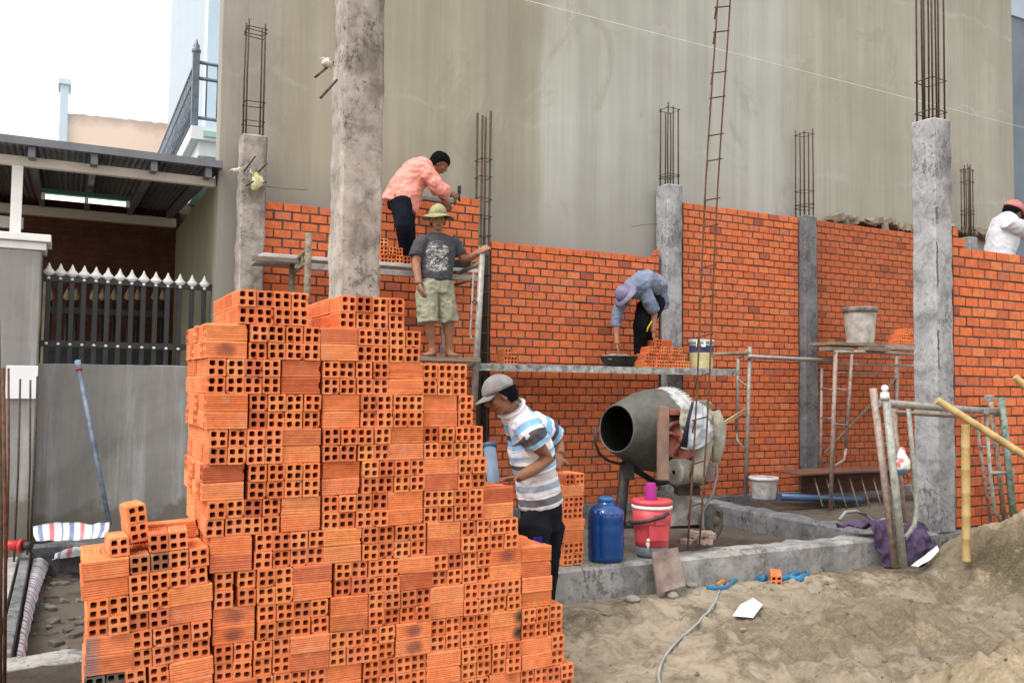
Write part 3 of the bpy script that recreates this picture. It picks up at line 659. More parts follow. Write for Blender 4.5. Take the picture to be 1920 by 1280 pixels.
# frame with long pipe to its side
def ladder(root, a0, a1, b0, b1, rungs, r=.021, mat='steel', mat2=None):
    pipe(root, 'standard', [a0, a1], r, mat); pipe(root, 'standard', [b0, b1], r*.8, mat2 or mat)
    for t in rungs: pipe(root, 'rung', [a0+(a1-a0)*t, b0+(b1-b0)*t], r*.55, mat2 or mat)
s1 = thing('frame_scaffold', PZ(1400, 920, .15), 'thin scaffold frame holding the deck end, just beside the hung jacket', 'scaffold frame')
Yq = 8.15
ladder(s1, PY(1398, 928, Yq), PY(1406, 650, Yq), PY(1381, 810, Yq+.15), PY(1384, 672, Yq+.15), (.99, .72), .024)
pipe(s1, 'brace', [PY(1381, 810, Yq+.15), PY(1383, 826, Yq+.1), PY(1397, 842, Yq)], .012, 'steel')
pipe(s1, 'ledger', [PY(1336, 664, Yq), PY(1406, 662, Yq)], .022, 'wood'); pipe(s1, 'ledger', [PY(1402, 668, Yq-.03), PY(1480, 672, Yq-.05), PY(1566, 676, Yq-.1)], .026, 'steel')
m = MB(); m.tube([PY(1352, 795, 7.0), PY(1400, 765, 8.1)], .012, 6); m.tube([PY(1354, 798, 7.0), PY(1401, 770, 8.1)], .010, 6); m.build('bamboo_strip', M['bamboo'], label='pair of thin bamboo strips slanting from the jacket to the frame', cat='strip')
s2 = thing('frame_scaffold', PZ(1560, 950, .12), 'scaffold frame with ladder rungs under the plank with the cement bucket', 'scaffold frame')
Yq = 7.9
a0, a1 = PY(1557, 955, Yq), PY(1567, 658, Yq); b0, b1 = PY(1586, 840, Yq), PY(1597, 664, Yq)
ladder(s2, a0, a1, b0, b1, (), .026, 'pinkpipe')
for (x0, y0, x1_, y1_) in ((1564, 729, 1590, 731), (1560, 794, 1588, 797)): pipe(s2, 'rung', [PY(x0, y0, Yq), PY(x1_, y1_, Yq)], .014, 'steel')
pipe(s2, 'brace', [b0, PY(1583, 862, Yq), PY(1558, 877, Yq)], .018, 'pinkpipe')
pipe(s2, 'top_rail', [PY(1563, 660, Yq), PY(1640, 660, Yq+.05), PY(1716, 664, Yq+.1)], .024, 'pinkpipe')
Yb = 8.6
pipe(s2, 'standard', [PY(1538, 920, Yb), PY(1541, 690, Yb)], .018, 'steel'); pipe(s2, 'standard', [PY(1676, 900, Yb), PY(1682, 668, Yb)], .03, 'steel')
pipe(s2, 'ledger', [PY(1566, 682, Yq+.1), PY(1720, 686, Yb)], .016, 'steel'); pipe(s2, 'ledger', [PY(1566, 699, Yb), PY(1656, 699, Yb)], .013, 'steel')
for y0 in (728, 782): pipe(s2, 'rung', [PY(1540, y0, Yb), PY(1560, y0+2, Yq)], .010, 'steel')
pipe(s2, 'cross_brace', [PY(1545, 850, Yb), PY(1680, 708, Yb)], .016, 'wood')
dk2 = thing('bucket_deck', PY(1640, 652, 8.2), 'short raised plank deck carrying the grey cement bucket', 'scaffold deck')
for i, (x0, x1_, y0, Y0, mt) in enumerate(((1556, 1600, 650, 7.9, 'wood'), (1630, 1672, 650, 7.85, 'wood'), (1672, 1722, 648, 7.95, 'steel'))):
    q0, q1 = PY(x0, y0, Y0), PY(x1_, y0, Y0); m = MB(); m.box((q0.x, Y0, q0.z-.05), (q1.x, Y0+.18, q0.z), 0, .006); m.build('crosspiece', M[mt], dk2)
q0, q1 = PY(1560, 646, 8.1), PY(1730, 646, 8.1); ZK = PY(1610, 643, 8.1).z
m = MB(); m.box((q0.x, 8.06, ZK-.04), (q1.x+.2, 8.5, ZK), 0, .006); m.build('plank', M['wood'], dk2)
# upper scaffold on the left, planks behind the biggest column
ZU = PY(700, 492, 8.3).z
ud = thing('scaffold_deck', PY(700, 495, 8.35), 'upper plank deck behind the biggest column, under the pink shirted worker', 'scaffold deck')
xa, xb_ = PY(491, 478, 8.25).x, PY(896, 490, 8.25).x
ZU = PY(740, 492, 8.2).z
m = MB(); m.box((xa, 8.22, ZU-.035), (xb_, 8.44, ZU), 0, .005); m.build('plank', simple('pale_plank', (.52, .53, .53), .25, 8, .7, .1), ud)
m = MB(); m.box((xa-.02, 8.46, ZU-.07), (xb_-.02, 8.72, ZU-.002), 0, .005); m.build('plank', M['steel'], ud)
m = MB(); m.box((PY(472, 482, 8.2).x, 8.18, ZU-.085), (PY(560, 485, 8.2).x, 8.216, ZU-.04), 0, .004); m.build('plank', M['wood'], ud)
m = MB(); m.box((xa+.3, 8.19, ZU-.13), (xb_, 8.24, ZU-.072), 0, .004); m.build('bearer', M['steel'], ud)
s3 = thing('frame_scaffold', PZ(580, 700, .3), 'worn brownish scaffold end frame standing behind the brick stack\'s top tier', 'scaffold frame')
Yq = 7.9
M['brownpipe'] = simple('brown_muddy_pipe', (.17, .125, .08), .4, 20, .8, .1, .3, 50, c2=(.30, .25, .19))
pipe(s3, 'standard', [PY(571, 720, Yq), PY(579, 437, Yq)], .031, 'brownpipe'); pipe(s3, 'standard', [PY(541, 720, Yq+.5), PY(548, 497, Yq+.5)], .03, 'brownpipe')
pipe(s3, 'rung', [PY(548, 497, Yq+.5), PY(578, 466, Yq)], .022, 'brownpipe'); pipe(s3, 'rung', [PY(550, 512, Yq+.5), PY(576, 492, Yq)], .016, 'brownpipe'); pipe(s3, 'rung', [PY(560, 490, Yq+.3), PY(559, 510, Yq+.3)], .014, 'brownpipe'); pipe(s3, 'rung', [PY(568, 478, Yq+.15), PY(567, 500, Yq+.15)], .014, 'brownpipe')
s4 = thing('frame_scaffold', PZ(893, 800, .3), 'pale scaffold frame gripped by the worker in the bucket hat', 'scaffold frame')
Yq = 7.85
pipe(s4, 'standard', [PY(889, 760, Yq), PY(904, 472, Yq)], .033, 'steel')
pipe(s4, 'rung', [PY(900, 494, Yq), PY(862, 511, Yq+.35), PY(838, 516, Yq+.6)], .024, 'brownpipe'); pipe(s4, 'rung', [PY(885, 524, Yq+.1), PY(846, 537, Yq+.55)], .016, 'brownpipe')
pipe(s4, 'brace', [PY(888, 510, Yq+.05), PY(882, 625, Yq+.1), PY(884, 636, Yq+.06), PY(893, 634, Yq)], .011, 'pinkpipe')
pipe(s4, 'standard', [PY(826, 760, Yq+.75), PY(834, 516, Yq+.7)], .024, 'pinkpipe')
pipe(s4, 'rung', [PY(886, 566, Yq), PY(890, 562, Yq-.06), PY(893, 566, Yq)], .010, 'steel')
# plank under the worker in the bucket hat
ZG = PY(830, 670, 7.9).z
gk = thing('scaffold_deck', PY(830, 680, 8.3), 'plank at knee level behind the stack, under the man in the bucket hat', 'scaffold deck')
m = MB(); m.box((PY(700, 670, 8.0).x, 7.80, ZG-.04), (PY(886, 672, 8.0).x, 8.20, ZG), 0, .005); m.build('plank', M['wood'], gk)

# ---- trestle in front of the near pale column
tr = thing('scaffold_trestle', PZ(1690, 1055, .12), 'crooked pipe trestle of rusty and green frames around the near pale column', 'scaffold')
Y1, Y2 = 4.93, 4.98
pipe(tr, 'standard', [PY(1679, 1062, 4.9), PY(1637, 728, Y1)], .029, 'pinkpipe')
pipe(tr, 'standard', [PY(1694, 1062, 4.82), PY(1660, 735, 4.85)], .031, 'palepipe')
m = MB(); q = PY(1659, 728, 4.85); m.ball(q, (.03, .03, .03), None, 10); m.tube([q-V((0, 0, .085)), q-V((0, 0, .03))], [.04, .03], 8); m.build('pipe_end', M['white'], tr)
pipe(tr, 'standard', [PY(1698, 985, 5.0), PY(1675, 766, 5.02)], .018, 'pinkpipe')
pipe(tr, 'standard', [PY(1697, 1008, 4.95), PY(1714, 985, 4.97), PY(1719, 950, 5.0), PY(1714, 880, 5.0), PY(1703, 764, 5.0)], .020, 'palepipe')
for (x0, y0, x1_, y1_) in ((1657, 833, 1672, 831), (1667, 914, 1684, 913), (1674, 981, 1700, 983)): pipe(tr, 'rung', [PY(x0, y0, 4.93), PY(x1_, y1_, 5.0)], .013, 'pinkpipe')
pipe(tr, 'top_rail', [PY(1646, 757, 4.9), PY(1668, 756, 4.88), PY(1760, 764, 4.95), PY(1879, 772, 5.05)], .031, 'steel')
pipe(tr, 'lower_rail', [PY(1678, 772, 5.04), PY(1760, 778, 5.08), PY(1830, 782, 5.15)], .017, 'wood')
pipe(tr, 'standard', [PY(1904, 1000, 4.95), PY(1877, 745, 5.0)], .031, 'greenpipe')
pipe(tr, 'standard', [PY(1887, 1001, 5.1), PY(1856, 742, 5.1)], .022, 'pinkpipe')
pipe(tr, 'standard', [PY(1861, 1000, 5.16), PY(1832, 800, 5.16)], .016, 'pinkpipe')
pipe(tr, 'standard', [PY(1884, 990, 5.1), PY(1866, 960, 5.06), PY(1858, 900, 5.04), PY(1848, 775, 5.04)], .018, 'palepipe')
for (x0, y0, x1_, y1_) in ((1838, 838, 1866, 838), (1851, 916, 1876, 915)): pipe(tr, 'rung', [PY(x0, y0, 5.14), PY(x1_, y1_, 5.1)], .014, 'pinkpipe')
pipe(tr, 'pin', [PY(1856, 886, 5.0), PY(1893, 886, 4.98)], .016, 'steel')
m = MB()
for (px, py) in ((1893, 884), (1855, 746), (1845, 770)): m.obox(PY(px, py, 5.0), (.03, .03, .03), None, 0, .008)
m.build('clamp', M['steel'], tr)

# ---- bamboo poles
def bamboo(a, b, r, label):
    m = MB(); L = (b-a).length; nn = max(4, int(L/.16)); pts = []; rs = []
    for i in range(nn):
        for f_, k in ((0, 1.05), (.05, 1.0), (.95, .98), (.98, 1.045)): pts.append(a+(b-a)*((i+f_)/nn)); rs.append(r*k)
    m.tube(pts, rs, 12); return m.build('bamboo_pole', M['bamboo'], label=label, cat='bamboo pole')
bamboo(PY(1812, 1052, 4.6), PY(1810, 795, 4.6), .033, 'short upright yellow bamboo pole stuck in the sand')
def down(a, b):                                                     # run on from a through b until the sand
    d_ = (b-a).normalized(); p = a.copy()
    while p.z > gz(p.x, p.y)-.08 and (p-a).length < 6: p = p+d_*.05
    return p
a_ = PY(1757, 750, 4.84); bamboo(a_, down(a_, PY(1920, 853, 4.45)), .031, 'long yellow bamboo pole slanting down across the trestle')
a_ = PY(1902, 706, 4.75); bamboo(a_, down(a_, PY(1990, 780, 4.5)), .030, 'cut bamboo end poking in at the picture edge')

# ================================================================== HOLLOW BRICKS
BW, BLN = .0795, .180
def hollow_mesh(seed):
    rnd = random.Random(seed); loops = []
    h = BW/2; side = []; ng = 6
    zs_ = np.linspace(-.025, .025, ng)
    for z_ in zs_: side += [(-.0021+z_, 0), (z_, .0034), (z_+.0021, 0)]
    out = []; ch = .003
    for k in range(4):                        # four grooved sides
        pts = [(-h+ch, 0)]+side+[(h-ch, 0)]
        for a, d in pts:
            x_, z_ = a, -(h-d)
            for _ in range(k): x_, z_ = -z_, x_
            out.append((x_+rnd.uniform(-.0004, .0004), z_+rnd.uniform(-.0004, .0004)))
    loops.append(out)
    for cx in (-.0187, .0187):
        for cz in (-.0187, .0187):
            s_ = .0125; c_ = .0042; lp_ = []
            cx_, cz_ = cx+rnd.uniform(-.0015, .0015), cz+rnd.uniform(-.0015, .0015); sk = rnd.uniform(-.12, .12)
            for a, b in ((-s_+c_, -s_), (s_-c_, -s_), (s_, -s_+c_), (s_, s_-c_), (s_-c_, s_), (-s_+c_, s_), (-s_, s_-c_), (-s_, -s_+c_)):
                lp_.append((cx_+a*rnd.uniform(.93, 1.05)+b*sk, cz_+b*rnd.uniform(.93, 1.05)-a*sk))
            loops.append(lp_[::-1])
    bm = bmesh.new(); L = BLN/2; ed = []; front = []; back = []
    for lp_ in loops:
        f_ = [bm.verts.new((x_, -L, z_)) for x_, z_ in lp_]; b_ = [bm.verts.new((x_, L, z_)) for x_, z_ in lp_]
        front.append(f_); back.append(b_)
    for grp in (front, back):
        e_ = [bm.edges.new((lp_[i], lp_[(i+1) % len(lp_)])) for lp_ in grp for i in range(len(lp_))]
        bmesh.ops.triangle_fill(bm, edges=e_, use_beauty=True)
    for f_, b_ in zip(front, back):
        for i in range(len(f_)):
            j = (i+1) % len(f_); bm.faces.new((f_[i], f_[j], b_[j], b_[i]))
    for _ in range(rnd.choice((0, 1, 1, 2, 3))):                        # chipped corners and lips
        cx_, cz_ = rnd.choice(((-h, -h), (h, -h), (h, h), (-h, h), (-h, rnd.uniform(-h, h)), (rnd.uniform(-h, h), h))); cy_ = rnd.choice((-L, L)); rr_ = rnd.uniform(.010, .022)
        for v in bm.verts:
            d_ = math.hypot(v.co.x-cx_, v.co.z-cz_)
            if abs(v.co.y-cy_) < 1e-4 and d_ < rr_: k_ = (1-d_/rr_); v.co.y -= math.copysign(k_*rnd.uniform(.006, .016), cy_); v.co.x *= 1-.06*k_; v.co.z *= 1-.06*k_
    bmesh.ops.recalc_face_normals(bm, faces=bm.faces[:]); bm.verts.index_update()
    return bm
BR = []
for k in range(12):
    bm = hollow_mesh(40+k); me = bpy.data.meshes.new('hollow_brick'); bm.to_mesh(me); bm.free(); me.materials.append(M['clay']); BR.append(me)
def variant(matname):
    me = BR[1].copy(); me.materials.clear(); me.materials.append(M[matname]); return me
BSC, BTAR, BBLK = variant('clay_scorch'), variant('clay_tar'), variant('clay_black')
MASSV = [([v.co.copy() for v in me.vertices], [list(p.vertices) for p in me.polygons]) for me in BR[:3]]
def brot(typ, rnd=random):
    m3 = Matrix.Rotation(rnd.choice((0, math.pi)), 3, 'Z') @ Matrix.Rotation(rnd.choice((0, 1, 2, 3))*math.pi/2, 3, 'Y')
    if typ == 'S': m3 = Matrix.Rotation(math.pi/2, 3, 'Z') @ m3
    return m3
def put_brick(c, rot, label, group, me=None, tint=None):
    o = bpy.data.objects.new('hollow_brick', me or random.choice(BR)); COL.objects.link(o)
    o.matrix_world = Matrix.Translation(V(c)) @ rot.to_4x4()
    k = random.random()
    o.color = tint or ((.80, .70, .76, 1) if k < .12 else (1.0, 1.12, 1.05, 1) if k < .3 else (1, 1, 1, 1))
    return tag(o, label, 'brick', group)
mass = MB()
def mass_brick(c, rot, full=True):
    c = V(c)
    if full:
        vs_, fs_ = random.choice(MASSV); mass.add([c+rot@v for v in vs_], fs_)
    else: mass.obox(c, (BW/2-.001, BLN/2-.001, BW/2-.001), rot, 0, 0)
ORD = ['zeroth', 'first', 'second', 'third', 'fourth', 'fifth', 'sixth', 'seventh', 'eighth', 'ninth', 'tenth', 'eleventh', 'twelfth', 'thirteenth', 'fourteenth', 'fifteenth', 'sixteenth', 'seventeenth', 'eighteenth', 'nineteenth', 'twentieth', 'twenty-first', 'twenty-second']
TIERS = [
 [('H', 4, 446), ('H', 4, 638)],
 [('S', 386), ('H', 4, 468), ('S', 601), ('H', 4, 671)],
 [('H', 4, 388), ('S', 529), ('H', 2, 605), ('H', 2, 669), ('S', 729), ('H', 2, 793), ('H', 1, 850)],
 [('S', 386), ('H', 4, 469), ('S', 606), ('H', 2, 677), ('H', 2, 737), ('S', 796), ('H', 1, 860)],
 [('H', 2, 391), ('H', 2, 462), ('S', 529), ('H', 2, 607), ('H', 2, 671), ('S', 729), ('H', 2, 795), ('H', 2, 853)],
 [('S', 380), ('H', 4, 466), ('S', 606), ('H', 4, 679), ('S', 796), ('H', 2, 859)],
 [('H', 4, 387), ('S', 528), ('H', 4, 605), ('S', 728), ('H', 4, 796), ('S', 905)],
 [('S', 395), ('H', 4, 478), ('S', 608), ('H', 4, 680), ('S', 802), ('H', 4, 866)],
 [('H', 1, 402), ('H', 1, 446), ('H', 2, 482), ('S', 550), ('H', 4, 628), ('S', 748), ('H', 4, 812), ('S', 920), ('S', 978)],
 [('S', 400), ('H', 2, 484), ('H', 2, 551), ('S', 619), ('H', 4, 690), ('S', 807), ('H', 2, 871), ('H', 2, 924), ('S', 979)],
 [('H', 2, 403), ('H', 2, 476), ('S', 544), ('H', 4, 617), ('S', 742), ('H', 4, 807), ('S', 918), ('H', 2, 978), ('H', 1, 1032)],
 [('S', 402), ('H', 4, 478), ('S', 608), ('H', 4, 682), ('S', 800), ('H', 2, 866), ('H', 2, 923), ('S', 978), ('H', 1, 1034)],
 [('H', 4, 403), ('S', 540), ('H', 4, 615), ('S', 740), ('H', 4, 805), ('S', 918), ('H', 2, 978), ('H', 2, 1026)],
]
ZTOP = PY(510, 545, YS).z
GRP = 'hollow bricks of the tall foreground stack'
rows_ = {}
for ti, items in enumerate(TIERS):
    xmin, xmax = 1e9, -1e9; ztier = ZTOP-ti*.1602; segs = []
    ymid = {}
    tierrow = [[], []]
    for it in items:
        typ = it[0]; px = it[-1]; n_ = it[1] if typ == 'H' else 1
        zmid = ztier-.08
        # pixel row of this tier at this column
        y_ = 700
        for _ in range(4): p = PY(px, y_, YS); y_ += (p.z-zmid)*F/((p-CAM).dot(cf))
        x0 = PY(px, y_, YS).x; yo = random.uniform(-.012, .010) if typ == 'S' else random.uniform(-.006, .006)
        sag = -.008*sstep(6, 12, ti)*random.uniform(0, 1)
        for k in range(n_):
            for r_ in (0, 1):
                z_ = ztier-BW/2-.0002-r_*.0800+sag*.0
                if typ == 'H': c = V((x0+BW/2+k*.0818+random.uniform(-.0022, .0022), YS+BLN/2+yo+random.uniform(-.009, .009), z_))
                else: c = V((x0+BLN/2, YS+BW/2+yo+random.uniform(-.005, .003), z_))
                tilt = Matrix.Rotation(random.uniform(-.028, .028), 3, 'Z') @ Matrix.Rotation(random.uniform(-.020, .014), 3, 'Y') @ Matrix.Rotation(random.uniform(-.006, .006), 3, 'X')
                tierrow[r_].append((c, tilt@brot(typ), typ, px, k))
        w_ = .0812*n_ if typ == 'H' else BLN
        segs.append((x0, x0+w_, typ)); xmin = min(xmin, x0); xmax = max(xmax, x0+w_)
    rows_[ti] = tierrow
    # the hidden depth of the stack behind the face (seen only at the left side and on the stair-like tops)
    for si, (xa_, xb2, typ) in enumerate(segs):
        edge = si == 0 or (ti == 0) or si >= len(segs)-2
        for r_ in (0, 1):
            z_ = ztier-BW/2-.0002-r_*.08; y0 = YS+(BLN if typ == 'H' else BW)+.006
            lay = ['H', 'H', 'H'] if typ == 'H' else ['S', 'H', 'S', 'S', 'H']
            if random.random() < .5: lay = lay[::-1]
            for l_ in lay:
                d_ = BLN if l_ == 'H' else BW
                if y0+d_ > YS+(.74 if si == 0 or ti == 0 else .56): break
                if l_ == 'H':
                    n_ = max(1, int((xb2-xa_+.02)/.0812))
                    for k in range(n_):
                        mass_brick((xa_+(.09 if typ == 'S' and n_ == 2 else 0)*0+BW/2+k*.0812+random.uniform(-.003, .003), y0+d_/2, z_), Matrix.Rotation(random.uniform(-.02, .02), 3, 'Z')@brot('H'), edge and (k == 0 or si > 0))
                else:
                    n_ = max(1, int((xb2-xa_+.02)/.18))
                    for k in range(n_): mass_brick((xa_+.09+k*.181+random.uniform(-.012, .004), y0+d_/2, z_), Matrix.Rotation(random.uniform(-.02, .02), 3, 'Z')@brot('S'), edge)
                y0 += d_+.003
MAXT = 10
for ti in range(len(TIERS)):
    for r_ in (0, 1):
        row = sorted(rows_[ti][r_], key=lambda b: b[0].x)
        for i, (c, rot, typ, px, k) in enumerate(row):
            if ti >= MAXT: 
                if not (ti == 10 and px in (742, 918)): mass_brick(c, rot); continue
            me_, tint = None, None; extra = 'holes outward' if typ == 'H' else 'grooved side outward'
            if (ti, px, r_) in ((1, 386, 1), (9, 400, 0), (9, 400, 1), (10, 742, 0), (10, 742, 1), (8, 920, 0)): me_ = BSC; extra = 'purple-scorched side outward'
            if (ti, px) == (10, 918): me_ = BBLK; extra = 'blackened corner'
            if me_ in (BSC, BBLK): rot = Matrix.Rotation(math.pi/2, 3, 'Z'); rot = rot
            put_brick(c, rot, "brick, %s, %s from left in tall stack's %s course from top" % (extra, ORD[i+1], ORD[ti*2+r_+1]), GRP, me_, (1, 1, 1, 1) if me_ else tint)
# the lower heap against its left end
LT = [
 [('S', 153), ('H', 2, 243), ('H', 1, 316), ('H', 1, 354)],
 [('H', 4, 163), ('S', 316)],
 [('S', 161), ('H', 2, 248), ('H', 2, 322)],
 [('H', 2, 158), ('H', 1, 235), ('H', 1, 278), ('S', 317)],
 [('S', 158), ('H', 4, 245), ('H', 1, 362)],
 [('H', 4, 156), ('S', 320)],
]
zl0 = PY(170, 1052, YS).z; YLP = YS-.01; xl0 = PY(155, 1060, YS).x; TLT = .058
GL = 'hollow bricks of the low heap beside the tall stack'
for ti, items in enumerate(LT):
    zt_ = zl0-ti*.1602; lrow = [[], []]
    for it in items:
        typ = it[0]; px = it[-1]; n_ = it[1] if typ == 'H' else 1; y_ = 1050
        for _ in range(4): p = PY(px, y_, YLP); y_ += (p.z-(zt_-.08))*F/((p-CAM).dot(cf))
        x0 = PY(px, y_, YLP).x
        for r_ in (0, 1):
            z_ = zt_-BW/2-r_*.08
            for k in range(n_):
                z_ = zt_-BW/2-r_*.08+TLT*((x0+k*.0815 if typ == 'H' else x0+.05)-xl0)
                c = V((x0+BW/2+k*.0815, YLP+BLN/2+random.uniform(-.012, .012), z_)) if typ == 'H' else V((x0+BLN/2, YLP+BW/2+random.uniform(-.008, .006), z_))
                lrow[r_].append((c, Matrix.Rotation(random.uniform(-.03, .03), 3, 'Z') @ Matrix.Rotation(random.uniform(-.02, .01)-TLT, 3, 'Y') @ brot(typ), typ, px, k))
            # depth
            y0 = YLP+(BLN if typ == 'H' else BW)+.006
            w_ = .0815*n_ if typ == 'H' else BLN
            for l_ in (['H', 'H'] if typ == 'H' else ['S', 'H', 'S']):
                d_ = BLN if l_ == 'H' else BW
                for k in range(max(1, int((w_+.02)/(.0812 if l_ == 'H' else .18)))):
                    mass_brick((x0+(BW/2+k*.0812 if l_ == 'H' else .09), y0+d_/2, zt_-BW/2-r_*.08+TLT*(x0+(k*.0812 if l_ == 'H' else .05)-xl0)), RY(-TLT)@Matrix.Rotation(random.uniform(-.03, .03), 3, 'Z')@brot(l_), px < 200 or ti == 0)
                y0 += d_+.003
    for r_ in (0, 1):
        row = sorted(lrow[r_], key=lambda b: b[0].x)
        for i, (c, rot, typ, px, k) in enumerate(row):
            tar = (ti == 0 and px == 243 and r_ == 0); sm = (ti == 2 and px == 161); grey = (ti == 3 and px == 158 and r_ == 0)
            if ti >= 2 and not sm and not grey: mass_brick(c, rot); continue
            extra = 'holes outward' if typ == 'H' else 'grooved side outward'; me_ = None; tint = None
            if tar: extra = 'tar smeared holes outward'; tint = (.36, .55, .75, 1) if k else (.62, .66, .72, 1)
            if sm: me_ = BTAR; extra = 'grey scorched end'; rot = Matrix.Rotation(-math.pi/2, 3, 'Z'); tint = (1, 1, 1, 1)
            if grey: tint = (.20, .55, 1.15, 1); extra = 'dark grey burnt'
            put_brick(c, rot, "brick, %s, %s from left in the low heap's %s course from top" % (extra, ORD[i+1], ORD[ti*2+r_+1]), GL, me_, tint)
def loose(px, py, Y, rot, label, tint=None):
    put_brick(PY(px, py, Y), rot, label, GL, None, tint)
I3 = Matrix.Identity(3)
zc = zl0+BW/2+.001
def lb(px, off, rot, label, dy=0.0, dz=0.0):
    y_ = 1020
    for _ in range(4): p = PY(px, y_, YLP+off); y_ += (p.z-zc-dz-TLT*(p.x-xl0))*F/((p-CAM).dot(cf))
    c = PY(px, y_, YLP+off); put_brick(c, RY(-TLT)@rot, label, GL)
lb(219, .115, RZ(.06), 'loose hollow brick alone at the outer end of the low heap\'s top')
lb(296, .10, RZ(-.05), 'loose hollow brick on the low heap, in front of the flat ones')
lb(333, .10, RZ(-.08), 'loose hollow brick on the low heap, touching the tall stack\'s side')
lb(268, .335, RZ(1.5), 'hollow brick lying crosswise behind the tilted one on the low heap')
lb(330, .33, RZ(1.45), 'hollow brick lying crosswise at the back of the low heap\'s top')
lb(253, .19, RY(-.10)@RZ(.12), 'tilted hollow brick propped on the low heap, lower of two', 0, .040)
lb(249.5, .19, RY(-.10)@RZ(.12), 'tilted hollow brick topping the low heap, higher of two', 0, .120)
mass_o = mass.build('hollow_brick_mass', M['clay_mass'], label='remaining orange hollow bricks: bottom tiers, sides and depth of the foreground stack', cat='bricks', kind='stuff')

# column of bricks standing on the beam behind the man in the striped shirt
YC_ = YF+.10; xr_ = PY(1095, 1000, YC_).x; GC = 'hollow bricks piled up on the beam behind the striped shirt'
for i, t in enumerate(('H', 'H', 'S', 'S', 'H', 'H', 'S', 'H')):
    z_ = .285+BW/2+.004+i*.0802; a = RZ(random.uniform(-.04, .04)+(.12 if i == 7 else 0)); dx = random.uniform(-.012, .006)
    if t == 'H':
        for k in (0, 1): put_brick((xr_-BW/2-k*.081+dx, YC_+.09, z_), a, 'brick, holes outward, %s in %s course up of the pile beside blue jug' % (('right one', 'left one')[k], ORD[i+1]), GC)
    else:
        for k in (0, 1): put_brick((xr_-.09+dx, YC_+.04+k*.082, z_), a@RZ(math.pi/2), 'brick, grooved side outward, %s in %s course up of pile beside blue jug' % (('front one', 'rear one')[k], ORD[i+1]), GC)
# bricks on the decks
GD = 'hollow bricks piled on the scaffold decks'
def heap(px0, py, Y, plan, label, zdeck):
    x0 = PY(px0, py, Y).x; cnt = 0
    for ci, (off, n_) in enumerate(plan):
        for k in range(n_):
            put_brick((x0+off+BW/2+k*.0825, Y+.09+random.uniform(-.02, .02), zdeck+BW/2+.001+ci*.0802), RZ(random.uniform(-.08, .08)), label % (ORD[k+1], ORD[ci+1]), GD)
heap(1207, 670, 8.13, ((0, 8), (.03, 7), (.07, 6), (.17, 1)), 'brick, %s along in %s course up of the heap under bent worker\'s hand', ZD)
put_brick((PY(1246, 634, 8.18).x, 8.2, ZD+BW*3.5+.004), RZ(1.5), 'hollow brick lying sideways on top of the deck heap near the paint bucket', GD)
put_brick((PY(1200, 668, 8.18).x, 8.2, ZD+BW*.5+.002), RZ(1.6), 'hollow brick lying sideways at the foot of the bent worker\'s heap', GD)
heap(945, 668, 8.2, ((0, 2), (0, 1)), 'hollow brick, %s along in the %s course of the tiny pile by the rebar cage', ZD)
heap(713, 480, 8.26, ((0, 4), (0, 3), (0, 1)), 'brick, %s along in %s course up of the pile by pink worker\'s feet', ZU)
heap(1688, 640, 8.2, ((0, 4), (.05, 3), (.12, 2)), 'brick, %s along in %s course up of the pile next to cement bucket', ZK)
xs_ = PZ(1455, 1106, .0)
put_brick((xs_.x, xs_.y, gz(xs_.x, xs_.y)+.030), RZ(-.72)@RX(.10), 'single hollow brick lying alone on the sand near the blue strap', 'stray bricks')

# ================================================================== CONCRETE MIXER
YM = 6.65
mc = PY(1222, 806, YM); rt = V((cr.x, cr.y, 0)).normalized(); fw = V((cf.x, cf.y, 0)).normalized(); UP = V((0, 0, 1))
ax = (-rt*.76-fw*.63+UP*.05).normalized()                          # from the belly towards the mouth
s_ = (mc-CAM).dot(cf)/F                                             # metres per photo pixel here
mx = thing('concrete_mixer', (mc.x, mc.y, .05), 'tilted drum concrete mixer caked in grey cement, with exposed motor', 'concrete mixer')
n = NT('cement_caked_drum')
t_ = n.attr('axial').outputs['Fac']; nz = n.noise(5, 5, .65, dist=.5)
kk = n.math('ADD', t_, n.math('MULTIPLY', n.math('SUBTRACT', nz, .5), .28))
dr = n.mix(n.ramp(n.noise(9, 5, .7), [(.35, (0, 0, 0)), (.7, (1, 1, 1))]), (.070, .070, .062), (.125, .123, .108))
dr = n.mix(n.ramp(kk, [(.50, (0, 0, 0)), (.53, (1, 1, 1))]), dr, n.ramp(n.noise(14, 4), [(.3, (.38, .40, .41)), (.7, (.56, .58, .58))]))
M['drum'] = n.done(dr, .62, .05, n.math('ADD', nz, n.math('MULTIPLY', n.noise(40, 4), .3)), .4, .012, .4)
prof = [(.200, .47), (.207, .48), (.216, .47), (.23, .44), (.29, .30), (.345, .16), (.375, .04), (.385, -.04), (.385, -.10), (.372, -.17), (.345, -.25), (.31, -.31), (.24, -.36), (.02, -.385)]
inn = [(.02, -.36), (.23, -.34), (.30, -.29), (.36, -.12), (.36, -.02), (.33, .16), (.275, .30), (.215, .44), (.200, .47)]
sc_ = 78*s_/.385
m = MB(); m.lathe(mc, [(a*sc_, b*sc_) for a, b in prof], 48, ax); drum = m.build('drum', M['drum'], mx)
a_ = drum.data.attributes.new('axial', 'FLOAT', 'POINT'); o0 = world_loc(mx)
a_.data.foreach_set('value', [min(1, max(0, .5-((v.co+o0-mc).dot(ax))/sc_*.9)) for v in drum.data.vertices])
m = MB(); m.lathe(mc, [(a*sc_, b*sc_) for a, b in inn], 48, ax); m.build('drum_lining', simple('wet_cement_inside', (.03, .032, .03), .3, 6, .5), drum)
M['band'] = simple('chalky_ring', (.36, .37, .36), .3, 14, .7, .1, c2=(.50, .51, .50))
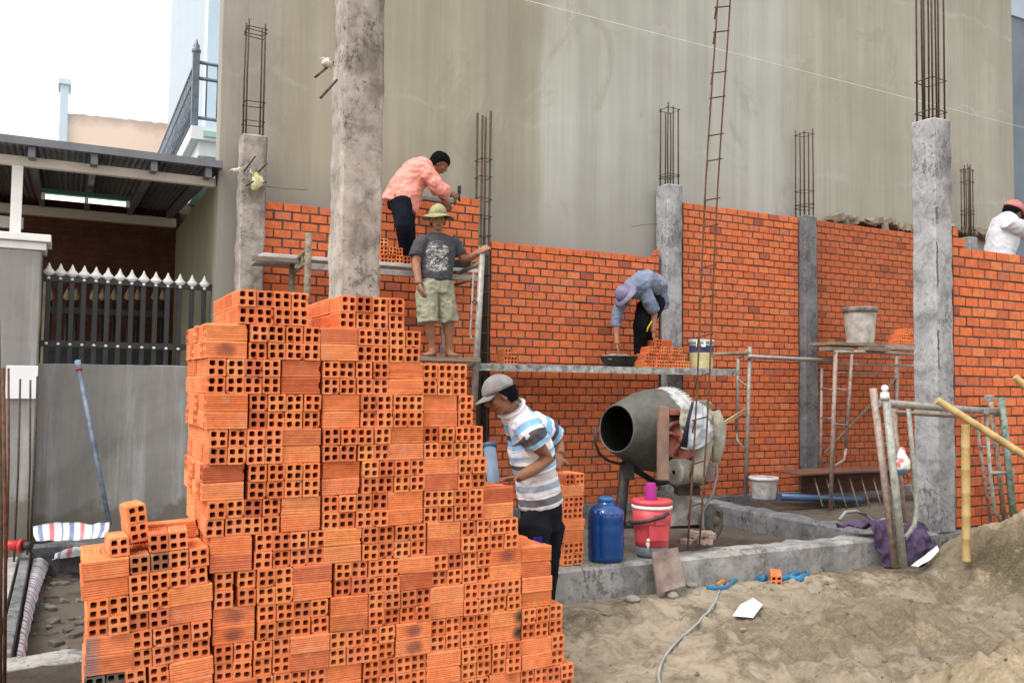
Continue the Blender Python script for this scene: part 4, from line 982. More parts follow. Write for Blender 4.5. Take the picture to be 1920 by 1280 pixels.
m = MB(); m.lathe(mc, [(.372*sc_, -.175*sc_), (.405*sc_, -.18*sc_), (.405*sc_, -.225*sc_), (.35*sc_, -.23*sc_)], 48, ax)
for i in range(60):
    a = i/60*6.283; u_ = ax.cross(UP).normalized(); w2 = u_.cross(ax); d_ = u_*math.cos(a)+w2*math.sin(a)
    m.obox(mc+d_*.405*sc_-ax*.203*sc_, (.010, .010, .016), Matrix((d_, ax.cross(d_), ax)).transposed())
m.build('ring_gear', M['band'], drum)
M['mred'] = simple('faded_red_paint', (.30, .075, .05), .3, 12, .6, .1, .2, 40, c2=(.38, .14, .10))
M['mgrey'] = simple('cement_grey_steel', (.25, .235, .21), .3, 12, .75, .1, .3, 40, c2=(.34, .32, .29))
M['mdark'] = simple('oily_dark_steel', (.045, .043, .04), .4, 15, .6, .3, .3, 60)
def mp(px, py, d): return PY(px, py, YM+d)
# upright plate of the belt case
q = mp(1240, 830, -.22); hh = (892-765)/2*s_
rotc = Matrix((rt, fw, UP)).transposed()
m = MB(); m.obox(mp(1243, 830, -.50), (9*s_, .05, hh), rotc, 0, .004); m.build('side_post', simple('rust_streaked_post', (.24, .19, .165), .35, 9, .8, .1, c2=(.34, .20, .15)), mx)
m = MB(); m.obox(mp(1275, 772, -.34), (24*s_, .16, 5*s_), rotc, 0, .004); m.obox(mp(1300, 815, -.2), (5*s_, .03, 46*s_), rotc, 0, .004); m.build('belt_case', M['mred'], mx)
pc_ = mp(1280, 825, -.44); pn = (-fw*.92-rt*.35).normalized()
m = MB(); R_ = 37*s_; m.lathe(pc_, [(R_*.80, -.03), (R_, -.03), (R_, -.012), (R_*.93, 0), (R_, .012), (R_, .03), (R_*.80, .03), (R_*.78, .012), (.035, .012), (.03, .05), (.001, .05)], 36, pn); m.lathe(pc_, [(R_*.8, -.03), (R_*.78, -.01), (.001, -.01)], 30, pn)
u_ = pn.cross(UP).normalized(); w2 = u_.cross(pn)
for i in range(4):
    a = i*1.571+.4; d_ = u_*math.cos(a)+w2*math.sin(a); m.tube([pc_+d_*.03+pn*.02, pc_+d_*R_*.5+pn*.022+d_.cross(pn)*.02, pc_+d_*R_*.8+pn*.02], [.022, .018, .024], 8)
m.build('pulley_wheel', M['mred'], mx)
# motor: ribbed housing
q = mp(1290, 884, -.46); an = (rt*.85+fw*.5).normalized()
m = MB(); pr_ = []
for i in range(12): pr_ += [(24*s_, -.15+i*.022), (24*s_, -.139+i*.022), (20.5*s_, -.137+i*.022), (20.5*s_, -.13+i*.022)]
m.lathe(q, [(.02, -.165), (19*s_, -.16)]+pr_+[(15*s_, .135), (.02, .14)], 24, an); m.build('motor', M['mgrey'], mx)
m = MB(); m.obox(mp(1292, 906, -.46), (30*s_, .11, 2.2*s_), rotc@RY(-.12)); m.obox(mp(1288, 918, -.42), (20*s_, .09, 8*s_), rotc); m.build('motor_bracket', M['mdark'], mx)
m = MB(); m.obox(mp(1322, 880, -.4), (10*s_, .06, 16*s_), rotc, 0, .01); m.build('switch_box', simple('grey_plastic', (.22, .22, .22), .2), mx)
# skid plates, legs and wheel
m = MB(); pl = [mp(1262, 925, -.20), mp(1292, 925, -.20), mp(1300, 955, -.22), mp(1338, 981, -.24), mp(1252, 986, -.24), mp(1260, 960, -.2)]
m.add([p-fw*.012 for p in pl]+[p+fw*.012 for p in pl], [(0, 1, 2, 3, 4, 5), (11, 10, 9, 8, 7, 6)]+[(i, i+6, (i+1) % 6+6, (i+1) % 6) for i in range(6)]); m.build('chassis_plate', M['mgrey'], mx)
m = MB(); m.tube([mp(1173, 868, .05), mp(1168, 920, .0), mp(1160, 985, -.1)], [.055, .05, .06], 10); m.obox(mp(1178, 880, 0), (10*s_, .05, 18*s_), rotc, 0, .01); m.tube([mp(1178, 872, .0), mp(1230, 905, .1), mp(1265, 900, .1)], .03, 8); m.build('front_leg', M['mdark'], mx)
m = MB(); m.tube([mp(1190, 985, -.2), mp(1345, 985, -.2)], .025, 8); m.tube([mp(1250, 960, .25), mp(1345, 978, .2)], .025, 8); m.tube([mp(1165, 985, -.1), mp(1250, 980, -.2)], .03, 8); m.build('chassis_rail', M['mdark'], mx)
wc = mp(1336, 976, -.26); wn = (rt*.80-fw*.60).normalized(); R_ = 31*s_
wh = MB(); wh.lathe(wc, [(R_*.62, -.045), (R_*.9, -.05), (R_, -.03), (R_*1.02, 0), (R_, .03), (R_*.9, .05), (R_*.62, .045)], 32, wn); wo = wh.build('wheel', simple('grey_tyre', (.085, .085, .08), .3, 12, .9, c2=(.15, .15, .14)), mx)
wh = MB(); wh.lathe(wc, [(R_*.63, -.045), (R_*.6, -.02), (.05, -.012), (.04, -.05), (.001, -.05)], 24, wn); wh.lathe(wc, [(R_*.63, .045), (R_*.6, .02), (.05, .012), (.04, .055), (.001, .055)], 24, wn); wh.build('rim', simple('muddy_rim', (.16, .13, .085), .3, 12, .8), wo)
m = MB(); m.tube([mp(1117, 800, -.30), mp(1116, 830, -.30), mp(1124, 850, -.28), mp(1140, 863, -.22), mp(1160, 869, -.1), mp(1180, 866, .05)], .013, 8); m.build('tipping_handle', M['black'], mx)
m = MB(); m.tube([mp(1343, 862, -.1), mp(1345, 890, -.12), mp(1336, 925, -.25), mp(1318, 958, -.35), mp(1318, 985, -.4), mp(1322, 1003, -.42)], .012, 6); m.tube([mp(1338, 860, -.1), mp(1338, 888, -.1), mp(1330, 905, -.15)], .010, 6); m.build('power_cable', simple('grey_cable', (.20, .21, .22), .2), mx)

# clothes hung over the mixer
fj = fabric('beige_jacket_cloth', (.30, .275, .22), .35, 10, (.42, .40, .34)); fb_ = fabric('pale_blue_cloth', (.40, .45, .49), .2, 8, (.53, .58, .61)); fd = fabric('dark_blue_lining', (.03, .03, .05), .3)
d0 = -.62
jk = thing('jacket', mp(1320, 860, d0), 'beige work jacket hanging over the mixer with loose sleeves', 'jacket')
sheet([[mp(1283, 762, d0+.05), mp(1274, 790, d0), mp(1278, 815, d0-.02), mp(1276, 838, d0)], [mp(1300, 752, d0-.02), mp(1296, 785, d0-.06), mp(1298, 830, d0-.06), mp(1290, 842, d0-.03)], [mp(1322, 752, d0+.02), mp(1330, 790, d0-.05), mp(1332, 815, d0-.05), mp(1330, 835, d0)], [mp(1332, 762, d0+.08), mp(1345, 790, d0+.04), mp(1350, 812, d0+.02), mp(1342, 842, d0+.03)]], 34, 34, .01, .05, 11).build('body', fj, jk)
m = MB(); m.loft([mp(1318, 828, d0-.03), mp(1317, 850, d0-.04), mp(1312, 880, d0-.05), mp(1308, 905, d0-.04)], [(.085, .05), (.075, .045), (.06, .04), (.045, .035)], rt, 16); m.build('sleeve', fj, jk)
m = MB(); m.loft([mp(1338, 772, d0), mp(1348, 800, d0-.02), mp(1347, 830, d0-.03), mp(1343, 867, d0-.03)], [(.06, .045), (.07, .045), (.06, .04), (.035, .03)], rt, 16); m.build('sleeve', fj, jk)
sheet([[mp(1296, 757, d0-.09), mp(1288, 800, d0-.13), mp(1282, 836, d0-.12)], [mp(1306, 752, d0-.11), mp(1310, 800, d0-.16), mp(1304, 842, d0-.15)], [mp(1320, 762, d0-.08), mp(1332, 795, d0-.14), mp(1336, 822, d0-.12)]], 26, 30, .008, .03, 10, 5).build('towel', fb_, label='pale blue cloth laid over the beige jacket on the mixer', cat='cloth')
m = MB(); m.loft([mp(1299, 754, d0-.13), mp(1290, 790, d0-.17), mp(1282, 838, d0-.14)], [(.012, .012), (.016, .012), (.03, .015)], rt, 10); m.build('strap', fd, label='dark blue strap hanging beside the pale blue cloth', cat='strap')

# ================================================================== THINGS ON THE FRONT BEAM AND DECKS
def on_beam(px, Y): q = PY(px, 1030, Y); return V((q.x, Y, .287))
YJ = YF+.16
b0 = on_beam(1136, YJ); s2_ = (b0-CAM).dot(cf)/F
n = NT('blue_bottle'); n.p.inputs['Alpha'].default_value = 1
sock(n.p, 'Transmission Weight').default_value = .25
M['bluepl'] = n.done((.004, .062, .26), .12, 0, n.noise(14, 2), .05, .01, .6)
r0 = 35*s2_
jug = thing('water_jug', b0, 'big translucent blue plastic water bottle standing on the concrete beam', 'water jug')
pr_ = [(r0*.80, 0), (r0*.93, .012), (r0*.97, .04), (r0*.94, .075), (r0, .105), (r0*.96, .135), (r0*.985, .165), (r0*.955, .20), (r0, .235), (r0*.955, .255), (r0*.98, .275), (r0*.95, .30), (r0*.98, .325), (r0*.90, .36), (r0*.72, .388), (r0*.46, .405), (r0*.38, .412), (r0*.38, .43)]
m = MB(); m.lathe(b0, [(.002, 0)]+pr_+[(r0*.36, .43), (.002, .43)], 36); m.build('bottle', M['bluepl'], jug)
m = MB(); m.lathe(b0+V((0, 0, .428)), [(r0*.40, 0), (r0*.42, .012), (r0*.42, .02), (r0*.36, .026), (.002, .026)], 24); m.build('cap', simple('blue_cap', (.01, .13, .40), .1, 5, .35), jug)
m = MB()
for i in range(9):                                                  # moulded flutes of the shoulder
    a = 3.4+i*.36; m.ball(b0+V((math.cos(a)*r0*.80, math.sin(a)*r0*.80, .342)), (.024, .024, .03), None, 10)
m.build('shoulder_flutes', M['bluepl'], jug)
b0 = on_beam(1222, YJ+.02); r0 = 38*s2_
M['redpl'] = simple('scuffed_red_plastic', (.53, .045, .065), .15, 7, .42, 0, .12, 12, c2=(.60, .09, .10), spec=.4)
ck = thing('drink_cooler', b0, 'red round drinks cooler with white band and black handle on the beam', 'drinks cooler')
m = MB(); m.lathe(b0, [(.002, 0), (r0*.78, 0), (r0*.82, .02), (r0*.83, .075), (.002, .08)], 36); m.build('base', simple('dusty_blue_base', (.11, .14, .19), .3, 9, .7, c2=(.26, .27, .28)), ck)
m = MB(); m.lathe(b0, [(r0*.80, .076), (r0*.86, .08), (r0*.86, .12), (r0*.95, .25), (r0*1.0, .352), (.002, .356)], 36); bo = m.build('body', M['redpl'], ck)
m = MB(); m.lathe(b0, [(r0*1.0, .353), (r0*1.035, .356), (r0*1.04, .375), (r0*1.02, .378), (.002, .378)], 36); m.build('band', M['white'], ck)
m = MB(); m.lathe(b0, [(r0*1.0, .379), (r0*1.03, .384), (r0*1.05, .395), (r0*1.05, .41), (r0*.98, .418), (r0*.5, .414), (.002, .414)], 36); m.build('lid', M['redpl'], ck)
def cyl(c, a, r_, z_): return c+(-fw*math.cos(a)+rt*math.sin(a))*r_+UP*z_
m = MB(); m.tube([cyl(b0, a, r0*1.13+.01*math.cos(a), zz_) for a, zz_ in ((-1.62, .245), (-1.2, .247), (-.7, .262), (-.2, .285), (.3, .312), (.6, .335))], .014, 8); m.build('carry_handle', M['black'], ck)
m = MB(); m.obox(cyl(b0, .28, r0*.985, .285), (.045, .012, .04), rotc@RZ(.28), 0, .008); m.obox(cyl(b0, .2, r0*.93, .185), (.075, .010, .055), rotc@RZ(.2), 0, .009); m.build('moulded_panel', M['redpl'], bo)
q = cyl(b0, -.42, r0*.9, .105); m = MB(); m.tube([q, q-fw*.05], .012, 8); m.tube([q-fw*.045+UP*.03, q-fw*.045-UP*.035], .010, 8); m.ball(q-fw*.05+UP*.035, .014, None, 8); m.build('tap', simple('cream_tap', (.62, .60, .52), .1, 6, .5), ck)
c0 = b0+V((0, 0, .4155))-rt*.01
m = MB(); m.lathe(c0, [(.046, 0), (.046, .002), (.038, .118), (.035, .125), (.002, .125)], 20); m.build('purple_cup', simple('magenta_plastic', (.34, .02, .22), .1, 5, .4), label='magenta plastic cup turned upside down on the red cooler', cat='cup')
# board leaning on the beam
p4 = [PY(1221, 1036, YF-.035), PY(1268, 1026, YF-.035), PY(1283, 1098, YF-.17), PY(1231, 1114, YF-.17)]
m = MB(); nn = V((0, -.9, .4)); m.add(p4+[p+nn*.018 for p in p4], [(0, 1, 2, 3), (7, 6, 5, 4), (0, 4, 5, 1), (1, 5, 6, 2), (2, 6, 7, 3), (3, 7, 4, 0)]); m.build('leaning_board', simple('stained_board', (.19, .115, .09), .4, 6, .8, 0, .3, 30, c2=(.30, .25, .225)), label='stained reddish board leaning on the beam below the red cooler', cat='board')
# rubble on the beam and floor
def rubble(pts, name, mat, label, sc=1):
    m = MB()
    for p in pts:
        s0 = random.uniform(.02, .055)*sc; m.obox(p, (s0, s0*random.uniform(.6, 1), s0*random.uniform(.3, .6)), RZ(random.uniform(0, 3))@RX(random.uniform(-.4, .4)), 0, s0*.2)
    return m.build(name, mat, label=label, cat='rubble')
M['rubm'] = simple('broken_brick_bits', (.30, .22, .19), .4, 8, .95, 0, .5, 40)
rubble([PY(1285+random.uniform(0, 55), 1010+random.uniform(-12, 6), YF+.2) for _ in range(16)], 'rubble', M['rubm'], 'small broken lumps on the beam at the feet of the rebar ladder')
# buckets
def bucket(name, base, r, h, taper, mats, label, rim=True, handle=False, bands=None):
    root = thing(name, base, label, 'bucket'); m = MB()
    m.lathe(base, [(.002, 0), (r*taper, 0)]+[(r*(taper+(1-taper)*t), h*t) for t in np.linspace(.04, 1, 9)]+[(r*.96, h), (r*.95, h*.96), (r*.93, h*.8), (.002, h*.79)], 32); m.build('body', mats[0], root)
    if rim: m = MB(); m.lathe(base, [(r*.985, h*.86), (r*1.045, h*.865), (r*1.06, h*.985), (r*1.02, h*1.01), (r*.965, h*1.01), (r*.96, h*.86)], 32); m.build('rim', mats[1], root)
    if bands:
        for z0, z1, mt in bands:
            m = MB(); m.lathe(base, [((r*(taper+(1-taper)*z0))+.002, h*z0), ((r*(taper+(1-taper)*z1))+.002, h*z1)], 32); m.build('label_band', mt, root)
    if handle:
        m = MB(); m.tube([base+rt*r*1.03*math.cos(a)-fw*r*.25*math.sin(a)*1.2+UP*(h*.9-h*.14*math.sin(a)) for a in np.linspace(0, math.pi, 14)], .005, 6); m.build('bail', M['rebar'], root)
    return root
q = PY(1615, 642, 8.25); sb = (q-CAM).dot(cf)/F
M['cemb'] = simple('cement_crusted', (.42, .40, .36), .4, 7, .9, 0, .6, 22, c2=(.58, .56, .52))
bucket('bucket', V((q.x, 8.27, ZK+.001)), 30*sb, 68*sb, .80, (M['cemb'], simple('dark_crusted_rim', (.14, .14, .125), .35, 14, .85, c2=(.30, .29, .27))), 'cement-crusted grey bucket on the raised plank deck')
q = PY(1316, 674, 8.28); sb = (q-CAM).dot(cf)/F
bucket('paint_bucket', V((q.x, 8.29, ZD+.002)), 23*sb, 54*sb, .90, (simple('white_bucket_plastic', (.62, .63, .60), .15, 8, .5), simple('grey_white_rim', (.50, .51, .50), .2, 8, .5)), 'white paint bucket with blue and yellow label on the scaffold deck', bands=((.56, .80, simple('navy_print', (.05, .065, .17), .2, 12, .5)), (.05, .555, simple('yellow_print', (.60, .52, .20), .2, 10, .5, c2=(.66, .62, .40)))))
q = PY(1316, 655, 8.28); m = MB()
for dx in (-9, 5): m.obox(PY(1316+dx, 645, 8.29-23*sb*.98), (2.0*sb, .004, 5.5*sb), rotc, 0, .001)
m.obox(PY(1319, 648, 8.29-23*sb*.98), (4*sb, .004, 2*sb), rotc, 0, .001)
pb = [o for o in COL.objects if o.name == 'paint_bucket'][0]; m.build('print_marks', M['white'], pb)
q = PY(1432, 934, 7.9); sb = (q-CAM).dot(cf)/F
bucket('bucket', V((q.x, 7.9, q.z)), 26*sb, 40*sb, .82, (simple('mud_splashed_white', (.34, .31, .30), .4, 9, .7, c2=(.55, .54, .55)), simple('dirty_white_rim', (.62, .59, .60), .15, 9, .5)), 'dirty white bucket on the cross beam by the blue pipe', handle=True)
# mortar pans
def pan(px, py, Y, rp, label, zd):
    q = PY(px, py, Y); s0 = (q-CAM).dot(cf)/F; base = V((q.x, Y, zd+.002)); r_ = rp*s0; root = thing('mortar_pan', base, label, 'pan')
    m = MB(); m.lathe(base, [(.002, 0), (r_*.62, 0), (r_*.85, .05), (r_, .115), (r_*1.03, .12), (r_*.98, .12), (r_*.9, .08), (.002, .07)], 30); m.build('tray', M['mdark'], root)
    m = MB(); hs = []
    for i in range(70):
        a = random.uniform(0, 6.28); k = random.uniform(0, .82)*r_; m.obox(base+V((math.cos(a)*k, math.sin(a)*k*.95, .085+.03*(1-k/r_)+random.uniform(0, .015))), (.035, .03, .02), RZ(a)@RX(random.uniform(-.4, .4)), 0, .012)
    m.build('mortar_heap', simple('wet_mortar', (.17, .165, .15), .3, 9, .8, 0, .4, 40, c2=(.36, .35, .32)), root)
pan(1160, 672, 8.3, 36, 'mortar pan on the long deck under the bent worker\'s hand', ZD)
pan(858, 491, 8.62, 26, 'mortar pan on the upper plank behind the man in the bucket hat', ZU)
# mortar spread on the wall top in front of the pink worker
q0, q1 = PY(795, 385, YW), PY(852, 392, YW)
m = MB(); m.box((q0.x-.02, YW+.01, zA2-CP+.002), (q1.x, YW+.08, zA2-CP+.055), 0, .012); m.build('mortar_bed', simple('fresh_mortar', (.20, .195, .175), .2, 10, .8, 0, .4, 50), wallA)
# formwork shelf, blue pipe
ts = thing('formwork_bench', PY(1600, 950, 8.2), 'reddish form board on thin sloping sticks against the far wall', 'bench')
q0, q1 = PY(1487, 886, 8.15), PY(1722, 888, 8.0); m = MB(); m.box((q0.x, 8.0, q0.z-.025), (q1.x+.1, 8.5, q0.z), 0, .004); m.build('board', M['woodred'], ts)
m = MB(); q2 = PY(1500, 925, 8.48); m.box((PY(1500, 910, 8.5).x, 8.46, q2.z-.02), (q1.x+.1, 8.49, q0.z-.026)); m.build('back_board', M['woodred'], ts)
for i in range(9):
    px = 1525+i*22; m = MB(); m.tube([PY(px, 890, 8.1), PY(px+18, 950, 7.9)], .010, 5); m.build('stick', M['wood'], ts)
m = MB(); q0, q1 = PY(1462, 931, 8.1), PY(1620, 937, 8.0); m.tube([q0, q1], .045, 14); m.build('blue_pipe', simple('blue_plastic_pipe', (.05, .10, .20), .15, 6, .35, spec=.5), label='blue plastic pipe lying at the foot of the reddish bench', cat='pipe')

# purple cloth, hose and white sheet near the trestle
fp = fabric('purple_cloth', (.075, .048, .10), .35, 10, (.115, .08, .15))
pcl = thing('purple_cloth', PY(1670, 1040, 5.1), 'crumpled purple cloth thrown over the beam around the trestle', 'cloth')
sheet([[PY(1566, 984, 5.42), PY(1612, 986, 5.30), PY(1632, 990, 5.16), PY(1645, 1030, 5.13), PY(1660, 1062, 5.08)], [PY(1600, 978, 5.46), PY(1650, 978, 5.34), PY(1668, 990, 5.15), PY(1678, 1030, 5.10), PY(1690, 1064, 5.04)]], 20, 30, .012, .055, 9, 2).build('cloth_fold', fp, pcl)
sheet([[PY(1640, 990, 5.35), PY(1690, 1000, 5.16), PY(1695, 1040, 5.12), PY(1700, 1058, 5.06)], [PY(1700, 978, 5.4), PY(1716, 1000, 5.16), PY(1722, 1036, 5.10), PY(1724, 1060, 5.02)], [PY(1752, 1000, 5.3), PY(1755, 1010, 5.16), PY(1757, 1026, 5.12), PY(1752, 1050, 5.05)]], 24, 26, .012, .06, 9, 4).build('cloth_fold', fp, pcl)
m = MB(); m.tube([PY(1574, 975, 5.9), PY(1585, 960, 5.9), PY(1605, 958, 5.95), PY(1625, 966, 5.95), PY(1640, 980, 5.6), PY(1655, 974, 5.6), PY(1690, 972, 5.7)], .017, 8); m.build('hose', simple('grey_hose', (.27, .29, .29), .2, 10, .6), label='grey hose looping over the purple cloth by the beam', cat='hose')
sheet([[PY(1708, 1060, 4.9), PY(1735, 1040, 4.95), PY(1757, 1022, 5.0)], [PY(1722, 1062, 4.85), PY(1745, 1048, 4.9), PY(1762, 1030, 4.97)]], 6, 10, .003, .008, 9).build('white_sheet', M['paper'], label='bent white sheet on the sand beside the purple cloth', cat='sheet')
p_ = [PZ(1374, 1152, .02), PZ(1388, 1132, .03), PZ(1412, 1128, .03), PZ(1430, 1139, .02), PZ(1412, 1156, .02)]
cx_ = sum((p.x for p in p_))/5; cy_ = sum((p.y for p in p_))/5
zg = max(gz(p.x, p.y) for p in p_)+.006
p_ = [V((p.x, p.y, sum(gz(p.x+a_, p.y+b_) for a_, b_ in ((0, 0), (.03, 0), (-.03, 0), (0, .03), (0, -.03)))/5+.024)) for p in p_]
m = MB(); m.add(p_+[p+V((0, 0, .004)) for p in p_], [(4, 3, 2, 1, 0), (5, 6, 7, 8, 9)]+[(i, (i+1) % 5, (i+1) % 5+5, i+5) for i in range(5)]); m.build('white_paper', M['paper'], label='white sheet of paper lying flat on the sand', cat='paper')
def ribbon(pts, wd, mat, name, label, cat):
    m = MB(); pts = [PZ(px, py, .03) for px, py in pts]; pts = [V((p.x, p.y, gz(p.x, p.y)+.012+.012*(i % 2))) for i, p in enumerate(pts)]
    dense = []
    for i in range(len(pts)-1):
        for k in range(4): 
            q = pts[i]+(pts[i+1]-pts[i])*k/4; q.z = max(q.z, gz(q.x, q.y)+.008); dense.append(q)
    dense.append(pts[-1]); rr = [wd*random.uniform(.6, 1.3) for _ in dense]
    m.loft(dense, [(r_, r_*.35) for r_ in rr], V((0, .3, 1)), 8); return m.build(name, mat, label=label, cat=cat)
M['bstrap'] = simple('blue_strap_plastic', (.02, .19, .38), .2, 15, .5)
ribbon([(1413, 1092), (1430, 1098), (1448, 1084), (1462, 1096), (1485, 1092), (1505, 1080), (1516, 1086), (1500, 1094), (1470, 1092)], .022, M['bstrap'], 'blue_strap', 'crumpled bright blue plastic strap on the sand near the stray brick', 'strap')
ribbon([(1325, 1113), (1345, 1116), (1362, 1111), (1378, 1102), (1390, 1094)], .017, M['bstrap'], 'blue_strap', 'short blue strap on the ground below the beam, by the green litter', 'strap')
ribbon([(1316, 1099), (1322, 1104), (1332, 1104)], .024, simple('green_litter', (.05, .30, .16), .3, 12, .5, c2=(.5, .55, .5)), 'litter', 'scrap of green and white plastic litter under the beam', 'litter')
ribbon([(1345, 1108), (1353, 1106), (1360, 1103)], .022, simple('orange_litter', (.50, .22, .08), .3), 'litter', 'scrap of orange brown litter beside the short blue strap', 'litter')
def cable(pts, r, mat, name, label, z0=.0):
    P = [PZ(px, py, z0) for px, py in pts]; m = MB(); d_ = []
    for i in range(len(P)-1):
        for k in range(6):
            t = k/6; p0, p1, p2, p3 = P[max(i-1, 0)], P[i], P[i+1], P[min(i+2, len(P)-1)]
            q = .5*((2*p1)+(p2-p0)*t+(2*p0-5*p1+4*p2-p3)*t*t+(3*p1-p0-3*p2+p3)*t**3); d_.append(V((q.x, q.y, gz(q.x, q.y)+r*.8)))
    zs2 = [sum(p.z for p in d_[max(0, i-4):i+5])/len(d_[max(0, i-4):i+5])+.004 for i in range(len(d_))]
    for p, z_ in zip(d_, zs2): p.z = max(z_, p.z-.006)
    m.tube(d_, r, 6); return m.build(name, mat, label=label, cat='cable')
cable([(1392, 1072), (1380, 1090), (1355, 1112), (1340, 1140), (1310, 1165), (1275, 1185), (1245, 1210), (1235, 1235), (1245, 1260), (1270, 1290)], .009, simple('grey_lead', (.30, .31, .31), .2), 'power_lead', 'grey cable snaking over the sand from the beam to the picture\'s foot')
M['stone'] = simple('dusty_stone', (.27, .25, .225), .3, 7, .9, 0, .5, 30)
for i, (px, py, s0) in enumerate(((1290, 1110, .075), (1305, 1122, .04), (1258, 1130, .05), (1185, 1140, .05), (1160, 1118, .035), (1520, 1118, .04), (1105, 1135, .03))):
    q = PZ(px, py, .02); m = MB(); bm = bmesh.new(); bmesh.ops.create_icosphere(bm, subdivisions=2, radius=s0)
    for v in bm.verts: v.co = v.co*(1+.35*noise.noise(v.co*14+V((i, 0, 0)))); v.co.z *= .55
    bm.verts.index_update(); m.add([v.co+V((q.x, q.y, gz(q.x, q.y)+s0*.25)) for v in bm.verts], [[v.index for v in f.verts] for f in bm.faces]); bm.free()
    m.build('stone', M['stone'], label=('dusty stone lump on the ground beside the leaning board', 'small stone just off the leaning board\'s corner', 'flat stone lying below the leaning board', 'stone in the sand below the blue jug', 'pebble by the beam below the pile of bricks', 'small stone in the sand beyond the stray brick', 'pebble on the sand close to the brick stack')[i], cat='stone')
# soft plastic bag tied to the trestle
q = PY(1691, 862, 4.80); m = MB(); m.loft([q+UP*.10, q+UP*.06, q, q-UP*.06, q-UP*.115], [(.02, .015), (.035, .025), (.06, .04), (.062, .045), (.03, .02)], rt, 18)
for v in m.v: v += V((noise.noise(v*14), noise.noise(v*14+V((5, 0, 0))), noise.noise(v*14+V((0, 5, 0)))))*.022
n = NT('printed_bag'); c = n.ramp(n.noise(16, 3, .5), [(.40, (.72, .73, .75)), (.50, (.74, .72, .72)), (.58, (.50, .16, .15))]); zz = n.sep(n.tc.outputs['Object'])[2]
c = n.mix(n.ramp(n.math('ADD', n.math('MULTIPLY', zz, 5), n.math('MULTIPLY', n.noise(20, 3), .25)), [(.33, (1, 1, 1)), (.42, (0, 0, 0))]), c, (.13, .22, .34))
m.build('plastic_bag', n.done(c, .35, 0, n.noise(22, 4), .5, .01, .5), label='small white, red and blue plastic bag tied to the trestle', cat='plastic bag')
m = MB(); q = PY(925, 862, 5.42); hp = thing('blue_pipe_end', q, 'grey-blue plastic pipe standing up just behind the brick stack', 'pipe')
m.tube([PY(937, 1000, 5.3), PY(917, 832, 5.5)], .045, 14); m.build('pipe', simple('grey_blue_plastic', (.19, .26, .36), .2, 8, .5), hp)
m = MB(); m.tube([PY(918, 838, 5.5), PY(917, 829, 5.5)], .052, 14); m.build('socket', simple('dark_blue_socket', (.05, .09, .17), .2, 8, .5), hp)

# small clods and crumbs of damp sand
m = MB(); clod = []
for k in range(4):
    bm = bmesh.new(); bmesh.ops.create_icosphere(bm, subdivisions=1, radius=1)
    for v in bm.verts: v.co *= 1+.45*noise.noise(v.co*1.7+V((k*5, 0, 0)))
    bm.verts.index_update(); clod.append(([v.co.copy() for v in bm.verts], [[v.index for v in f.verts] for f in bm.faces])); bm.free()
for i in range(2200):
    x_, y_ = random.uniform(2.3, 7.6), random.uniform(1.9, 5.1)
    if fbm(x_+4, y_, .9, 3)+.5*sstep(2.6, .8, math.hypot(x_-5.2, y_-4.1)) < .30+random.uniform(-.15, .2): continue
    s0 = .003+.012*random.random()**4; z_ = gz(x_, y_)-s0*.2; vs_, fs_ = clod[i % 4]; rm = RZ(random.uniform(0, 6))@RX(random.uniform(0, 6))
    m.add([V((x_, y_, z_+s0*.3))+rm@(v*s0) for v in vs_], fs_, 0, True)
m.build('sand_clods', simple('damp_sand_crumbs', (.13, .105, .07), .35, 8, .95, 0, .4, 60, c2=(.23, .185, .125)), label='crumbs and clods of damp sand scattered over the heap', cat='sand', kind='stuff')
for i, (px, py, lb_) in enumerate(((1392, 1176, 'tiny clay chip on the sand just below the white paper'), (1180, 1128, 'tiny clay chip on the ground below the blue jug'), (1130, 1160, 'tiny clay chip on the ground close to the tall brick stack'))):
    q = PZ(px, py, 0); m = MB(); m.obox(V((q.x, q.y, gz(q.x, q.y)+.008)), (.022, .014, .008), RZ(i*1.3)@RX(.2), 0, .003); m.build('clay_chip', M['rubm'], label=lb_, cat='chip', group='chips of brick on the sand')

# ================================================================== LEFT CORNER
q = PY(41, 716, 8.93); sp = (q-CAM).dot(cf)/F
m = MB(); m.obox(q, (26*sp, .006, 31*sp), None, 0, .004); m.build('notice_sheet', M['paper'], label='blank pale sheet fixed to the cement pier', cat='notice')
for px0, px1, y0, y1, Y, r, lb_ in ((-3, 0, 600, 1255, 4.9, .009, 'thick rusty bar at the very edge of the picture'), (6, 8, 690, 1215, 5.0, .0098, 'rusty bar upright next to the picture edge'), (16, 13, 690, 1000, 8.4, .010, 'thin upright bar next to the notice, towards the picture edge'), (38, 28, 710, 1000, 8.3, .009, 'thin upright bar crossing the middle of the notice'), (57, 52, 712, 990, 8.3, .009, 'thin upright bar crossing the notice\'s inner side'), (70, 58, 705, 985, 8.4, .009, 'thin upright bar just past the notice, towards the brick stack')):
    m = MB(); a, b = PY(px0, y0, Y), PY(px1, y1, Y); b = b+(b-a).normalized()*.25; m.tube([a, (a+b)/2+V((.008, 0, 0)), b], r, 6); m.build('rebar_rod', M['rust' if r > .0095 else 'rebar'], label=lb_, cat='rebar', group='starter bars by the pier')
m = MB(); a, b = PY(148, 690, 9.1), PY(206, 985, 8.75); m.tube([a, b], .021, 10); lpole = thing('leaning_pipe', b, 'thin blue pipe leaning against the low cement wall', 'pipe'); m.build('pipe', simple('faded_blue_pipe', (.11, .15, .23), .3, 10, .5, c2=(.22, .28, .36)), lpole)
